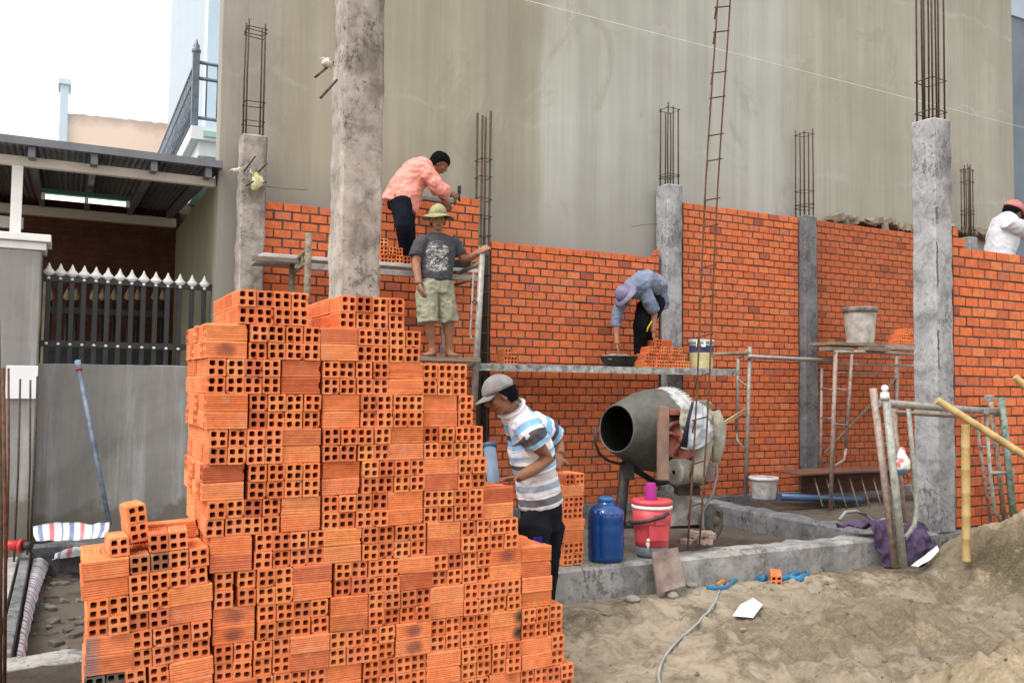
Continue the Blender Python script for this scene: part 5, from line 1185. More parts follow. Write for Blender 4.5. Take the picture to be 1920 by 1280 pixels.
m = MB(); d_ = (a-b).normalized(); m.tube([a, a+d_*.075], .028, 10); m.build('end_cap', simple('pale_blue_cap', (.25, .40, .55), .2), lpole); m = MB(); m.tube([a-d_*.02, a+d_*.004], .030, 10); m.build('tape_ring', simple('red_tape', (.5, .07, .08), .2), lpole)
# low kerb beams and the dug trench
rough_box((-2.6, YF, -.25), (PY(150, 1230, YF).x+.35, YF+.20, .075), .1, .01, .015).build('low_kerb', M['conc_beam'], label='low pale concrete kerb in the corner, in front of the dug trench', cat='kerb')
a, b = PZ(57, 1026, .10), PZ(215, 1020, .10)
rough_box((a.x, a.y-.1, -.2), (b.x+.5, a.y+.12, .12), .1, .01, .015).build('low_kerb', M['conc_dark'], label='dark kerb across the far end of the dug trench, by the striped tarpaulin', cat='kerb')
a, b = PZ(8, 1242, .05), PZ(51, 1036, .05); d_ = V((b.x-a.x, b.y-a.y, 0)); L = d_.length; d_.normalize(); sdv = V((d_.y, -d_.x, 0))
m = MB(); m.obox((a+b)/2+V((0, 0, -.03)), (.032, L/2, .08), Matrix((sdv, d_, UP)).transposed(), 0, .01); m.build('low_kerb', M['conc_dark'], label='thin dark kerb running along the trench beside the blue striped lining', cat='kerb')
c_ = (a+b)/2-sdv*.86
m = MB(); m.obox(V((c_.x-.0, c_.y, -.01)), (.80, L/2-.15, .06), Matrix((sdv, d_, UP)).transposed(), 0, .01); m.build('cement_slab', simple('pale_cement', (.34, .33, .31), .35, 4, .9, 0, .3, 30, c2=(.46, .45, .43)), label='pale cement slab in the picture corner beyond the trench kerb', cat='slab')
n = NT('striped_tarpaulin'); u = n.attr('stripe').outputs['Fac']
c = n.ramp(n.math('FRACT', u), [(0, (.62, .66, .70)), (.20, (.07, .13, .30)), (.36, (.62, .66, .70)), (.56, (.58, .09, .13)), (.70, (.62, .66, .70)), (.95, (.07, .13, .30))], 'CONSTANT')
M['tarp'] = n.done(n.mix(.25, c, n.ramp(n.noise(8, 4), [(.3, (.3, .3, .3)), (.7, (.7, .7, .7))]), 'MIX'), .5, 0, n.noise(20, 4), .4, .01, .4)
def tarp(rows, nu, nv, label, rep, along='u'):
    o = sheet(rows, nu, nv, .004, .03 if nu < 60 else .010, 6, 3).build('striped_tarpaulin', M['tarp'], label=label, cat='tarpaulin')
    a_ = o.data.attributes.new('stripe', 'FLOAT', 'POINT'); k = nu+1; N_ = k*(nv+1)
    vals = [((i % N_) % k)/nu*rep if along == 'u' else ((i % N_)//k)/nv*rep for i in range(len(o.data.vertices))]; a_.data.foreach_set('value', vals)
Yt = 8.2
tarp([[PY(62, 984, Yt+.15), PY(63, 1000, Yt), PY(68, 1014, Yt-.1)], [PY(110, 980, Yt+.2), PY(112, 996, Yt), PY(110, 1012, Yt-.1)], [PY(160, 982, Yt+.2), PY(160, 996, Yt), PY(158, 1010, Yt-.1)], [PY(206, 980, Yt+.2), PY(204, 994, Yt), PY(196, 1006, Yt-.1)]], 30, 8, 'blue, red and white striped tarpaulin strip along the low cement wall', 2.6)
a1_, b1_ = a+sdv*.05, b+sdv*.05
tarp([[a1_+V((0, 0, -.02)), a1_+sdv*.022+V((0, 0, -.03)), a1_+sdv*.035+V((0, 0, -.09))], [(a1_+b1_)/2+V((0, 0, -.01)), (a1_+b1_)/2+sdv*.03+V((0, 0, -.03)), (a1_+b1_)/2+sdv*.055+V((0, 0, -.09))], [b1_+V((0, 0, -.03)), b1_+sdv*.07+V((0, 0, -.03)), b1_+sdv*.13+V((0, 0, -.09))]], 60, 8, 'long striped tarpaulin lining the side of the trench', 14)
q = PZ(128, 1050, .0); tarp([[q+V((-.1, .1, .06)), q+V((-.12, -.1, .02))], [q+V((.05, .12, .10)), q+V((.03, -.14, .05))], [q+V((.28, .05, .05)), q+V((.3, -.1, .0))]], 16, 10, 'small crumpled striped tarpaulin beside the low brick heap', 1.5)
q = PY(24, 1022, 8.1); m = MB(); m.tube([q-rt*.09, q+rt*.06], .042, 14); m.tube([q+rt*.06, q+rt*.085], .056, 14); rc_ = thing('red_tool', q, 'red tool with a dark end lying by the striped tarpaulin', 'tool'); m.build('red_body', simple('red_enamel', (.42, .035, .03), .2, 8, .4), rc_)
m = MB(); m.tube([q+rt*.086, q+rt*.15], .034, 12); m.build('dark_end', M['mdark'], rc_)
m = MB()
for i in range(130):
    q = PZ(random.uniform(60, 330), random.uniform(1045, 1215), -.1); 
    if q.y > 8.5: continue
    s0 = random.uniform(.012, .05); m.obox(V((q.x, q.y, gz(q.x, q.y)+s0*.15)), (s0, s0*.7, s0*.35), RZ(random.uniform(0, 3))@RX(random.uniform(-.5, .5)), 0, s0*.2)
m.build('trench_rubble', simple('muddy_rubble', (.10, .088, .075), .4, 3, .95, 0, .5, 30, c2=(.20, .185, .165)), label='grey rubble strewn over the trench bottom', cat='rubble', kind='stuff')

# ================================================================== PEOPLE
def remeshed(mb, name, mats, parent=None, voxel=.007, smooth=4, origin=None, fold=0.0, fs=9, chains=None, **kw):
    o = mb.build(name, mats, parent, origin=origin, **kw)
    md = o.modifiers.new('r', 'REMESH'); md.mode = 'VOXEL'; md.voxel_size = voxel; md.use_smooth_shade = True
    ms = o.modifiers.new('s', 'SMOOTH'); ms.factor = .5; ms.iterations = smooth
    dg = bpy.context.evaluated_depsgraph_get(); dg.update()
    me = bpy.data.meshes.new_from_object(o.evaluated_get(dg)); o.modifiers.clear(); old = o.data; o.data = me; bpy.data.meshes.remove(old); me.name = name
    if not me.materials: 
        for m_ in (mats if isinstance(mats, (list, tuple)) else [mats]): me.materials.append(m_)
    if fold:
        nrm = [v.normal.copy() for v in me.vertices]; off = world_loc(o)
        for v, nn in zip(me.vertices, nrm):
            p = v.co+off; q = V((p.x, p.y, p.z*1.0)); d = noise.noise(q*fs)+.6*(1-2*abs(noise.noise(q*fs*1.6+V((7, 3, 1)))))
            v.co += nn*d*fold
    if chains:
        off = world_loc(o); a_ = me.attributes.new('band', 'FLOAT', 'POINT'); vals = []
        for v in me.vertices:
            p = v.co+off; best = (1e9, 0)
            for ci, (pts, s0, s1) in enumerate(chains):
                L = sum((pts[i+1]-pts[i]).length for i in range(len(pts)-1)); acc = 0
                for i in range(len(pts)-1):
                    d = pts[i+1]-pts[i]; l = d.length; t = (p-pts[i]).dot(d)/(l*l); tc = min(max(t, 0), 1)
                    dist = (p-pts[i]-d*tc).length*((.80 if t < 1.05 else 1.6) if ci else 1)
                    if dist < best[0]: best = (dist, s0+(s1-s0)*(acc+tc*l)/L)
                    acc += l
            vals.append(best[1])
        a_.data.foreach_set('value', vals)
    return o
def limb(mb, pts, rs, side=None, seg=12): mb.loft(pts, [(r_, r_) if not isinstance(r_, tuple) else r_ for r_ in rs], side or V((.37, .93, .1)), seg)
def hand(mb, wrist, d, palm, curl=.5, sc=1.0, thumb=1):
    """palm, four bent fingers of different length and a thumb"""
    d = V(d).normalized(); palm = V(palm); palm = (palm-d*palm.dot(d)).normalized(); s_ = d.cross(palm)
    rot = Matrix((s_, palm, d)).transposed(); L = .095*sc
    mb.ball(wrist+d*L*.5, (.040*sc, .016*sc, L*.56), rot, 12)
    for i, (o_, ln) in enumerate(((-.030, .066), (-.010, .078), (.010, .074), (.029, .056))):
        p = wrist+d*L*.92+s_*o_*sc; a = d; pts = [p-d*.03*sc, p]
        for k in range(3):
            an = curl*(.35+.42*k); a = d*math.cos(an)+palm*math.sin(an); p = p+a*ln*sc*(.44, .32, .24)[k]; pts.append(p)
        mb.tube(pts, [.0095*sc, .0095*sc, .009*sc, .0082*sc, .0065*sc], 8)
    t0 = wrist+d*L*.28+s_*(-.036*thumb)*sc; t1 = t0+(d*.55-s_*.75*thumb+palm*.35).normalized()*.034*sc; t2 = t1+(d*.85-s_*.2*thumb+palm*.5).normalized()*.03*sc
    mb.tube([t0+s_*.02*thumb*sc, t0, t1, t2], [.013*sc, .0125*sc, .011*sc, .008*sc], 8)
def head(mb, c, fwd, up, sc=1.0):
    """skull, jaw, nose, ears; returns the frame"""
    fwd = V(fwd).normalized(); up = V(up); up = (up-fwd*up.dot(fwd)).normalized(); rg = fwd.cross(up); rot = Matrix((rg, fwd, up)).transposed()
    P = lambda x, y, z: c+rot@V((x, y, z))*sc
    mb.ball(P(0, -.005, .028), (.074*sc, .092*sc, .086*sc), rot, 18); mb.ball(P(0, .022, -.03), (.060*sc, .066*sc, .075*sc), rot, 16); mb.ball(P(0, .045, -.082), (.034*sc, .034*sc, .026*sc), rot, 12)
    mb.tube([P(0, .083, .018), P(0, .098, -.004), P(0, .106, -.024)], [.009*sc, .012*sc, .016*sc], 8); mb.ball(P(0, .092, -.028), (.020*sc, .014*sc, .010*sc), rot, 8)
    mb.ball(P(0, .078, -.056), (.026*sc, .014*sc, .012*sc), rot, 8)
    for s_ in (-1, 1):
        mb.ball(P(s_*.076, -.008, -.012), (.010*sc, .022*sc, .034*sc), rot, 8); mb.ball(P(s_*.042, .062, -.018), (.022*sc, .018*sc, .016*sc), rot, 8)
    mb.tube([P(-.05, .072, .034), P(0, .087, .036), P(.05, .072, .034)], [.010*sc, .012*sc, .010*sc], 8)
    return P, rot
M['eye'] = simple('dark_eye', (.012, .01, .01), .1, 5, .3); M['eyew'] = simple('eye_white', (.30, .27, .24), .05, 5, .4); M['lip'] = simple('lip_skin', (.20, .075, .06), .1, 8, .6)
M['hair'] = simple('black_hair', (.006, .0065, .008), .3, 30, .95, 0, .8, 90, spec=.05)
def skin(name, c): return simple(name, c, .16, 14, .55, 0, .15, 60, spec=.35, c2=mul(c, 1.18))
def face(P, rot, parent, sc=1.0):
    for s_ in (-1, 1):
        m = MB(); m.ball(P(s_*.032, .078, .012), (.014*sc, .007*sc, .0065*sc), rot, 10); e = m.build('eye', M['eyew'], parent)
        m = MB(); m.ball(P(s_*.032, .0825, .012), (.0065*sc, .004*sc, .0062*sc), rot, 8); m.build('iris', M['eye'], e)
        m = MB(); m.tube([P(s_*.014, .089, .032), P(s_*.032, .087, .037), P(s_*.052, .073, .031)], [.004*sc, .0055*sc, .003*sc], 6); m.build('eyebrow', M['hair'], parent)
    m = MB(); m.tube([P(-.023, .085, -.058), P(0, .094, -.056), P(.023, .085, -.058)], [.004*sc, .0075*sc, .004*sc], 8); m.build('lips', M['lip'], parent)
def haircap(P, rot, parent, sc=1.0, low=-.02, back=1.0, front=.055):
    """short hair: a shell over the skull, jagged at the lower edge"""
    m = MB(); rings, seg = 11, 40; vs_ = []
    for i in range(rings+1):
        th = i/rings
        for k in range(seg):
            ph = 6.283*k/seg; fy = math.sin(ph)                      # +1 front
            zend = front if fy > .35 else (low-.035*back if fy < -.2 else (low+(front-low)*sstep(-.2, .35, fy)))
            zend += .006*noise.noise(V((k*1.7, 1, 2)))
            z_ = .125+(zend-.125)*th; rr = math.sqrt(max(0, 1-((z_-.028)/.099)**2)) if z_ > .028 else 1-.10*((.028-z_)/.07)**2
            hk = 1.05+.05*noise.noise(V((k*.9, i*.9, 0))); vs_.append(P(.084*rr*math.cos(ph)*hk, -.008+.103*rr*fy*hk, z_+.006*noise.noise(V((k, i, 4)))))
    fs_ = [(i*seg+k, i*seg+(k+1) % seg, (i+1)*seg+(k+1) % seg, (i+1)*seg+k) for i in range(rings) for k in range(seg)]
    b = [P(0, -.01, .0)]; m.add(vs_+b, fs_+[(rings*seg+k, rings*seg+(k+1) % seg, len(vs_)) for k in range(seg)], 0, True); return m.build('hair', M['hair'], parent)
def cap(P, parent, mat, sc=1.0, visor=True, vmat=None, low=.028, brim=None, bmat=None):
    """cloth cap; brim=(radius, droop) makes a hat"""
    m = MB(); seg, rings = 32, 8; vs_ = []
    for i in range(rings+1):
        a = 1.5708*(1-i/rings); 
        for k in range(seg):
            ph = 6.283*k/seg; vs_.append(P(.090*math.cos(a)*math.cos(ph), -.006+.108*math.cos(a)*math.sin(ph), low+(.112-low*.0)*math.sin(a)*(.93 if not brim else .98)))
    fs_ = [(i*seg+k, i*seg+(k+1) % seg, (i+1)*seg+(k+1) % seg, (i+1)*seg+k) for i in range(rings) for k in range(seg)]
    m.add(vs_, fs_, 0, True); m.lathe(P(0, -.006, low+.03), [(.001, 0), (.001, .001)], 3)
    h_ = m.build('hat' if brim else 'cap', mat, parent)
    so_ = h_.modifiers.new('t', 'SOLIDIFY'); so_.thickness = .004
    m = MB()
    if brim:
        vs_ = []
        for r_, dz in ((.088, .004), ((.09+brim[0])*.5, -.3*brim[1]), (brim[0], -brim[1])):
            for k in range(40):
                ph = 6.283*k/40; w_ = .010*math.sin(ph*3+1)*(r_-.088)/.06; vs_.append(P(r_*math.cos(ph), -.006+(r_+.016)*math.sin(ph), low+dz+w_-brim[1]*.35*(abs(math.cos(ph))**2)*(1 if r_ > .1 else 0)))
        fs_ = [(i*40+k, i*40+(k+1) % 40, (i+1)*40+(k+1) % 40, (i+1)*40+k) for i in range(2) for k in range(40)]
        m.add(vs_, fs_, 0, True); b_ = m.build('brim', bmat or mat, h_)
    elif visor:
        vs_ = []
        for i in range(6):
            for k in range(15):
                ph = R(25)+R(130)*k/14; rr = i/5; x_ = .088*math.cos(ph)*(1-.12*rr); y_ = -.006+.106*math.sin(ph)+rr*.072*math.sin(ph)**.7
                vs_.append(P(x_, y_, low+.004-.018*rr-.018*(abs(math.cos(ph))**2)))
        m.add(vs_, [(i*15+k, i*15+k+1, (i+1)*15+k+1, (i+1)*15+k) for i in range(5) for k in range(14)], 0, True); b_ = m.build('visor', vmat or mat, h_)
    so_ = b_.modifiers.new('t', 'SOLIDIFY'); so_.thickness = .005
    return h_

# ---------------------------------------------------------------- man in the bucket hat, facing the camera
Y0 = 8.02
J = lambda x, y, d=0: PY(x, y, Y0+d)
toC = (CAM-J(820, 520)); toC.z = 0; toC.normalize(); sid = toC.cross(UP)*-1
SK = skin('sunburnt_skin', (.30, .145, .085))
b = MB(); hc = J(821, 413, -.02); P, rot = head(b, hc, toC+V((.08, 0, -.08)), UP, .98)
limb(b, [J(821, 428), J(820, 447, .02)], [.052, .058]); b.loft([J(820, 446, .03), J(819, 475, .03), J(817, 500, .03), J(815, 528, .04)], [(.15, .085), (.16, .10), (.145, .10), (.15, .10)], rt, 18)
la = [J(788, 452, .03), J(780, 495, .02), J(785, 532, -.06)]; ra = [J(853, 454, .03), J(872, 488, .02), J(897, 474, -.17)]
limb(b, la, [.052, .046, .034]); limb(b, [J(853, 454, .03), J(861, 474, .03), J(871, 487, .01), J(884, 482, -.09), J(897, 473, -.17)], [.050, .046, .043, .038, .029])
hand(b, la[-1], J(792, 552, -.09)-la[-1], -sid*.2+toC*-.3+rt*.6, .7, .98, 1); hand(b, ra[-1], J(908, 466, -.20)-ra[-1], -UP*.4+toC*-.6, 1.5, .98, -1)
lk = [J(802, 543, .03), J(803, 592, -.03), J(811, 650, .06)]; rk = [J(832, 543, .03), J(842, 592, -.02), J(842, 650, .04)]
for k_ in (lk, rk):
    limb(b, [k_[0], (k_[0]+k_[1])/2, k_[1], k_[1]+(k_[2]-k_[1])*.35+V((0, .02, 0)), k_[1]+(k_[2]-k_[1])*.8, k_[2]], [.085, .072, .056, .058, .038, .036])
ft = []
for k_, dx in ((lk, -.9), (rk, .9)):
    an = k_[2]; base = V((an.x, an.y, ZG+.03)); dr_ = (toC+rt*dx*.45).normalized(); ft.append((base, dr_))
    b.loft([V((an.x, an.y, ZG+.06))-dr_*.05, base+dr_*.02+UP*.015, base+dr_*.10, base+dr_*.165], [(.032, .035), (.038, .033), (.044, .022), (.036, .014)], dr_.cross(UP), 14); limb(b, [an, base], [.036, .036])
pb1 = remeshed(b, 'person', SK, voxel=.0075, smooth=3, label='man in yellow-green bucket hat, grey printed t-shirt and khaki shorts, gripping the scaffold', cat='person')
face(P, rot, pb1, .98); haircap(P, rot, pb1, .98, low=-.01, front=.05)
n = NT('two_tone_hat'); c = n.ramp(n.noise(10, 3), [(.3, (.23, .225, .11)), (.7, (.33, .32, .18))]); M['hat1'] = n.done(c, .9, 0, n.noise(60), .2)
ht = cap(P, pb1, M['hat1'], .98, brim=(.165, .032), low=.056, bmat=M['hat1'])
m = MB()
for r0_, z0_, z1_ in ((.0925, .060, .085),):
    seg = 32; vs_ = [P(.0915*math.cos(6.283*k/seg), -.006+.1095*math.sin(6.283*k/seg), z_) for z_ in (z0_, z1_) for k in range(seg)]; m.add(vs_, [(k, (k+1) % seg, seg+(k+1) % seg, seg+k) for k in range(seg)], 0, True)
nb_ = NT('hat_band_print'); M['hband'] = nb_.done(nb_.ramp(nb_.noise(45, 2, .5, (1, 1, .4)), [(.47, (.06, .065, .035)), (.53, (.38, .37, .18))]), .9); m.build('hat_band', M['hband'], ht)
n = NT('printed_tee'); o_ = n.sep(n.tc.outputs['Object'])
base_c = n.ramp(n.noise(9, 5, .6), [(.3, (.042, .044, .052)), (.7, (.075, .078, .088))])
mk = n.attr('print').outputs['Fac']; pn_ = n.ramp(n.noise(17, 6, .8, (1, 1, 1.7), dist=1.6), [(.50, (0, 0, 0)), (.53, (1, 1, 1))])
M['tee'] = n.done(n.mix(n.math('MULTIPLY', mk, n.sep(pn_)[0]), base_c, (.45, .43, .41)), .95, 0, n.noise(60), .2)
b = MB(); b.loft([J(820, 438, .03), J(820, 448, .03), J(819, 470, .03), J(817, 500, .02), J(815, 524, .03)], [(.085, .075), (.175, .10), (.185, .122), (.17, .122), (.178, .125)], rt, 22)
limb(b, [J(797, 448, .03), J(786, 458, .03), J(780, 481, .02)], [(.062, .065), (.064, .062), (.066, .062)]); limb(b, [J(845, 449, .03), J(856, 460, .03), J(864, 478, .02)], [(.062, .065), (.064, .062), (.066, .062)])
tee = remeshed(b, 'shirt', M['tee'], pb1, .008, 3, fold=.012, fs=9)
a_ = tee.data.attributes.new('print', 'FLOAT', 'POINT'); cc_ = J(820, 480, -.1); off = world_loc(pb1); vals = []
s1_ = (cc_-CAM).dot(cf)/F
for v in tee.data.vertices:
    q = v.co+off-cc_; u_, w_ = q.dot(rt)/(26*s1_), q.dot(UP)/(29*s1_); vals.append(1.0 if (u_*u_+w_**4 < 1 and q.dot(toC) > -.03 and math.fabs(w_-.52) > .05) else 0.0)
a_.data.foreach_set('value', vals)
SHO = fabric('khaki_cotton', (.27, .27, .19), .25, 7, (.37, .36, .27))
b = MB(); b.loft([J(815, 519, .03), J(815, 532, .03), J(815, 550, .03)], [(.155, .115), (.175, .125), (.16, .12)], rt, 20)
limb(b, [J(802, 535, .03), J(800, 570, 0), J(803, 604, -.02)], [(.105, .11), (.10, .105), (.10, .10)]); limb(b, [J(829, 535, .03), J(836, 570, 0), J(841, 604, -.01)], [(.105, .11), (.10, .105), (.098, .10)])
remeshed(b, 'shorts', SHO, pb1, .008, 3, fold=.015, fs=11)
for base, dr_ in ft:
    m = MB(); sv = dr_.cross(UP); z_ = ZG+.003
    m.add([V((base.x, base.y, z_))+dr_*(a_*.125+.06)+sv*(bb*.05) for a_, bb in [(math.cos(t), math.sin(t)) for t in np.linspace(0, 6.1, 18)]]+[V((base.x, base.y, z_+.016))+dr_*(a_*.125+.06)+sv*(bb*.05) for a_, bb in [(math.cos(t), math.sin(t)) for t in np.linspace(0, 6.1, 18)]], [tuple(range(18))[::-1], tuple(range(18, 36))]+[(i, (i+1) % 18, (i+1) % 18+18, i+18) for i in range(18)])
    q = V((base.x, base.y, ZG+.045)); m.tube([q+dr_*.13-UP*.03, q+dr_*.09+sv*.025-UP*.0, q+dr_*.03+sv*.048-UP*.02], .007, 6); m.tube([q+dr_*.13-UP*.03, q+dr_*.09-sv*.025-UP*.0, q+dr_*.03-sv*.048-UP*.02], .007, 6)
    m.build('sandal', simple('worn_sandal', (.10, .085, .07), .3, 12, .8), pb1)

# ---------------------------------------------------------------- man in the pink shirt, bending over the wall top
Y0 = 8.5
SK2 = skin('brown_skin', (.24, .11, .065))
PINK = fabric('pink_shirt_cotton', (.72, .27, .22), .10, 7, (.80, .34, .29)); NAVY = fabric('navy_trousers', (.008, .010, .018), .4, 9)
b = MB(); fd_ = (rt*.80+V((fw.x, fw.y, 0))*.25-UP*.62); hc = J(824, 306, -.02); P, rot = head(b, hc, fd_, UP*.75+rt*.6, 1.0)
sp_ = [J(756, 372), J(764, 348), J(782, 327), J(804, 317)]
limb(b, [J(808, 316), J(820, 308)], [.058, .054]); b.loft(sp_, [(.13, .16), (.12, .145), (.12, .15), (.10, .10)], -fw, 18)
na = [J(803, 325, -.16), J(826, 356, -.18), J(847, 366, -.10)]
limb(b, [na[0], (na[0]+na[1])/2, na[1], na[2]], [.05, .045, .042, .029]); hand(b, na[2], J(860, 369, -.08)-na[2], -UP*.3+fw, 1.3, 1.0, -1)
fa = [J(806, 325, .15), J(815, 352, .20), J(832, 374, .16)]; limb(b, fa, [.05, .042, .030]); hand(b, fa[2], V((.5, .1, -.6)), fw, .6, 1.0, 1)
for dy, kx in ((-.09, 0), (.10, 6)):
    limb(b, [J(752+kx, 390, dy), J(757+kx, 424, dy-.12), J(763+kx, 468, dy-.02)], [.095, .065, .045])
    q = J(766+kx, 480, dy); b.loft([V((q.x-.05, q.y, ZU+.05)), V((q.x+.05, q.y-.03, ZU+.035)), V((q.x+.17, q.y-.07, ZU+.022))], [(.035, .04), (.042, .032), (.034, .018)], fw, 12); limb(b, [J(763+kx, 466, dy-.02), V((q.x-.02, q.y, ZU+.05))], [.04, .038])
pb2 = remeshed(b, 'person', SK2, voxel=.0075, smooth=3, label='man in pink shirt and dark trousers bending to lay bricks at the wall top', cat='person')
haircap(P, rot, pb2, 1.0, low=-.035, front=.048, back=1.2); face(P, rot, pb2, 1.0)
b = MB(); b.loft([J(747, 388), J(755, 370), J(763, 347), J(780, 326), J(797, 317), J(808, 315)], [(.16, .195), (.15, .185), (.14, .17), (.14, .165), (.14, .13), (.08, .075)], -fw, 22)
limb(b, [J(797, 320, -.12), J(814, 341, -.18), J(829, 357, -.18), J(838, 361, -.14)], [.083, .076, .07, .06]); limb(b, [J(802, 322, .13), J(812, 345, .19), J(822, 362, .18)], [.08, .07, .06])
b.loft([J(764, 360, -.04), J(772, 380, -.05), J(778, 398, -.05)], [(.13, .10), (.10, .05), (.05, .02)], -fw, 14)
remeshed(b, 'shirt', PINK, pb2, .008, 3, fold=.017, fs=10)
b = MB(); b.loft([J(758, 366), J(752, 376), J(752, 392)], [(.145, .15), (.155, .16), (.14, .13)], -fw, 18)
for dy, kx in ((-.09, 0), (.10, 6)): limb(b, [J(752+kx, 378, dy), J(757+kx, 424, dy-.12), J(763+kx, 474, dy-.02)], [.115, .088, .07])
remeshed(b, 'trousers', NAVY, pb2, .009, 3, fold=.006, fs=8)
q = J(861, 366, -.13); m = MB(); m.tube([q-UP*.06, q+UP*.02], .012, 8); m.obox(q+UP*.055, (.008, .022, .045), RZ(.3), 0, .005); m.build('trowel', M['mdark'], label='small trowel held upright in the pink worker\'s hand', cat='trowel')

# ---------------------------------------------------------------- man in blue-grey, bent double over the deck
Y0 = 8.42
SK3 = skin('tan_skin', (.33, .155, .09))
BLUE = fabric('faded_blue_shirt', (.16, .19, .29), .2, 6, (.23, .265, .37)); DK = fabric('black_trousers', (.010, .010, .013), .4, 9)
b = MB(); hc = J(1172, 555, -.22); P, rot = head(b, hc, (-rt*.35-fw*.50-UP*.80), (-rt*.55-fw*.25+UP*.55), .97)
sp_ = [J(1224, 566, .10), J(1225, 540, .05), J(1205, 536, -.08), J(1186, 547, -.17)]
b.loft(sp_, [(.12, .10), (.13, .11), (.13, .10), (.11, .09)], fw, 18); limb(b, [J(1186, 548, -.17), J(1174, 553, -.2)], [.06, .055])
l3 = [J(1168, 562, -.05), J(1155, 603, -.02), J(1157, 645, -.08)]; r3 = [J(1208, 556, -.24), J(1227, 590, -.22), J(1224, 622, -.24)]
limb(b, l3, [.048, .041, .030]); limb(b, r3, [.048, .042, .030]); hand(b, l3[2], J(1161, 664, -.08)-l3[2], rt*.8-fw*.2, .5, .97, 1); hand(b, r3[2], J(1227, 640, -.24)-r3[2], -rt+fw*.2, .8, .97, -1)
for kx, dy in ((-7, -.05), (8, .12)):
    limb(b, [J(1215+kx, 582, dy), J(1206+kx*.8, 612, dy-.12), J(1207+kx, 655, dy)], [.09, .062, .045])
    q = J(1205+kx, 672, dy); b.loft([V((q.x+.04, q.y+.04, ZD+.05)), V((q.x-.02, q.y-.06, ZD+.035)), V((q.x-.06, q.y-.15, ZD+.02))], [(.035, .04), (.042, .03), (.034, .016)], rt, 12); limb(b, [J(1207+kx, 652, dy), V((q.x, q.y, ZD+.05))], [.042, .038])
pb3 = remeshed(b, 'person', SK3, voxel=.0075, smooth=3, label='man in faded blue shirt and cap bent double over the lower deck', cat='person')
haircap(P, rot, pb3, .97, low=-.02, front=.04); face(P, rot, pb3, .97)
PUR = fabric('purple_grey_cap', (.17, .155, .25), .2, 9, (.24, .22, .33))
cap(P, pb3, PUR, .97, brim=(.155, .03), low=.026)
b = MB(); b.loft([J(1229, 577, .12), J(1229, 558, .10), J(1226, 536, .05), J(1207, 530, -.08), J(1190, 540, -.16), J(1182, 548, -.18)], [(.17, .145), (.17, .155), (.17, .15), (.185, .15), (.17, .13), (.08, .075)], fw, 22)
limb(b, [J(1178, 550, -.06), J(1166, 566, -.04), J(1157, 590, -.02), J(1155, 612, -.02)], [.078, .073, .066, .058]); limb(b, [J(1207, 545, -.2), J(1216, 565, -.24), J(1226, 584, -.23)], [.085, .078, .068])
remeshed(b, 'shirt', BLUE, pb3, .008, 3, fold=.016, fs=10)
b = MB(); b.loft([J(1231, 560, .10), J(1222, 572, .05), J(1214, 588, .02)], [(.155, .13), (.165, .15), (.14, .13)], fw, 18)
for kx, dy in ((-7, -.05), (8, .12)): limb(b, [J(1218+kx, 574, dy), J(1206+kx*.8, 612, dy-.12), J(1207+kx, 662, dy)], [.11, .085, .07])
remeshed(b, 'trousers', DK, pb3, .009, 3, fold=.006, fs=8)
m = MB(); m.tube([J(1222, 602, -.26), J(1215, 614, -.27), J(1213, 622, -.27)], .010, 6); m.build('yellow_tie', simple('yellow_cord', (.55, .42, .02), .1), label='bit of yellow cord hanging by the bent worker\'s hand', cat='cord')

# ---------------------------------------------------------------- man in the striped polo shirt behind the stack
Y0 = 4.92
SK4 = skin('dark_tan_skin', (.22, .098, .058))
b = MB(); hc = J(938, 742, -.02); P, rot = head(b, hc, (-rt*.86-fw*.22-UP*.42), (UP*.88-rt*.36), 1.0)
limb(b, [J(948, 758), J(972, 785, .02)], [.058, .066])
sp_ = [J(975, 785, .03), J(990, 830, .03), J(1002, 890, .03), J(1014, 945, .03), J(1016, 975, .03)]
b.loft(sp_, [(.14, .085), (.165, .105), (.145, .10), (.135, .105), (.13, .10)], fw, 18)
n4 = [J(984, 800, -.15), J(1010, 838, -.18), J(1027, 860, -.17), J(1000, 880, -.20), J(969, 896, -.21)]
limb(b, n4, [.053, .048, .045, .041, .030]); hand(b, n4[-1], J(946, 898, -.22)-n4[-1], -UP*.7-fw*.3, .6, 1.0, -1)
f4 = [J(1000, 800, .18), J(1046, 822, .24), J(1050, 852, .12)]; limb(b, f4, [.053, .045, .034]); hand(b, f4[2], V((-.5, -.4, -.5)), -fw, .7, 1.0, 1)
for kx, dy in ((-14, -.10), (14, .12)):
    k4 = [J(1014+kx, 988, dy), J(1012+kx*.8, 1060, dy-.02)]; g_ = gz(k4[1].x, k4[1].y); an = V((k4[1].x, k4[1].y+.02, g_+.09)); limb(b, [k4[0], k4[1], an], [.095, .062, .042])
    b.loft([an+rt*.05-UP*.04, an-rt*.04-UP*.055, an-rt*.17-UP*.07], [(.035, .04), (.042, .032), (.034, .018)], fw, 12)
pb4 = remeshed(b, 'person', SK4, voxel=.007, smooth=3, label='man in grey cap and blue, white and grey striped polo shirt beside the stack', cat='person')
haircap(P, rot, pb4, 1.0, low=-.03, front=.035, back=1.0); face(P, rot, pb4, 1.0)
GC_ = fabric('dusty_grey_cap', (.20, .195, .19), .2, 14, (.29, .285, .28))
cp = cap(P, pb4, GC_, 1.0, low=.030)
m = MB(); m.tube([P(-.055, -.098, .034), P(-.03, -.112, .055), P(0, -.118, .062), P(.03, -.112, .055), P(.055, -.098, .034)], .006, 6); m.build('strap', M['black'], cp)
n = NT('striped_polo'); t_ = n.math('ADD', n.attr('band').outputs['Fac'], n.math('MULTIPLY', n.math('SUBTRACT', n.noise(5, 2), .5), .02))
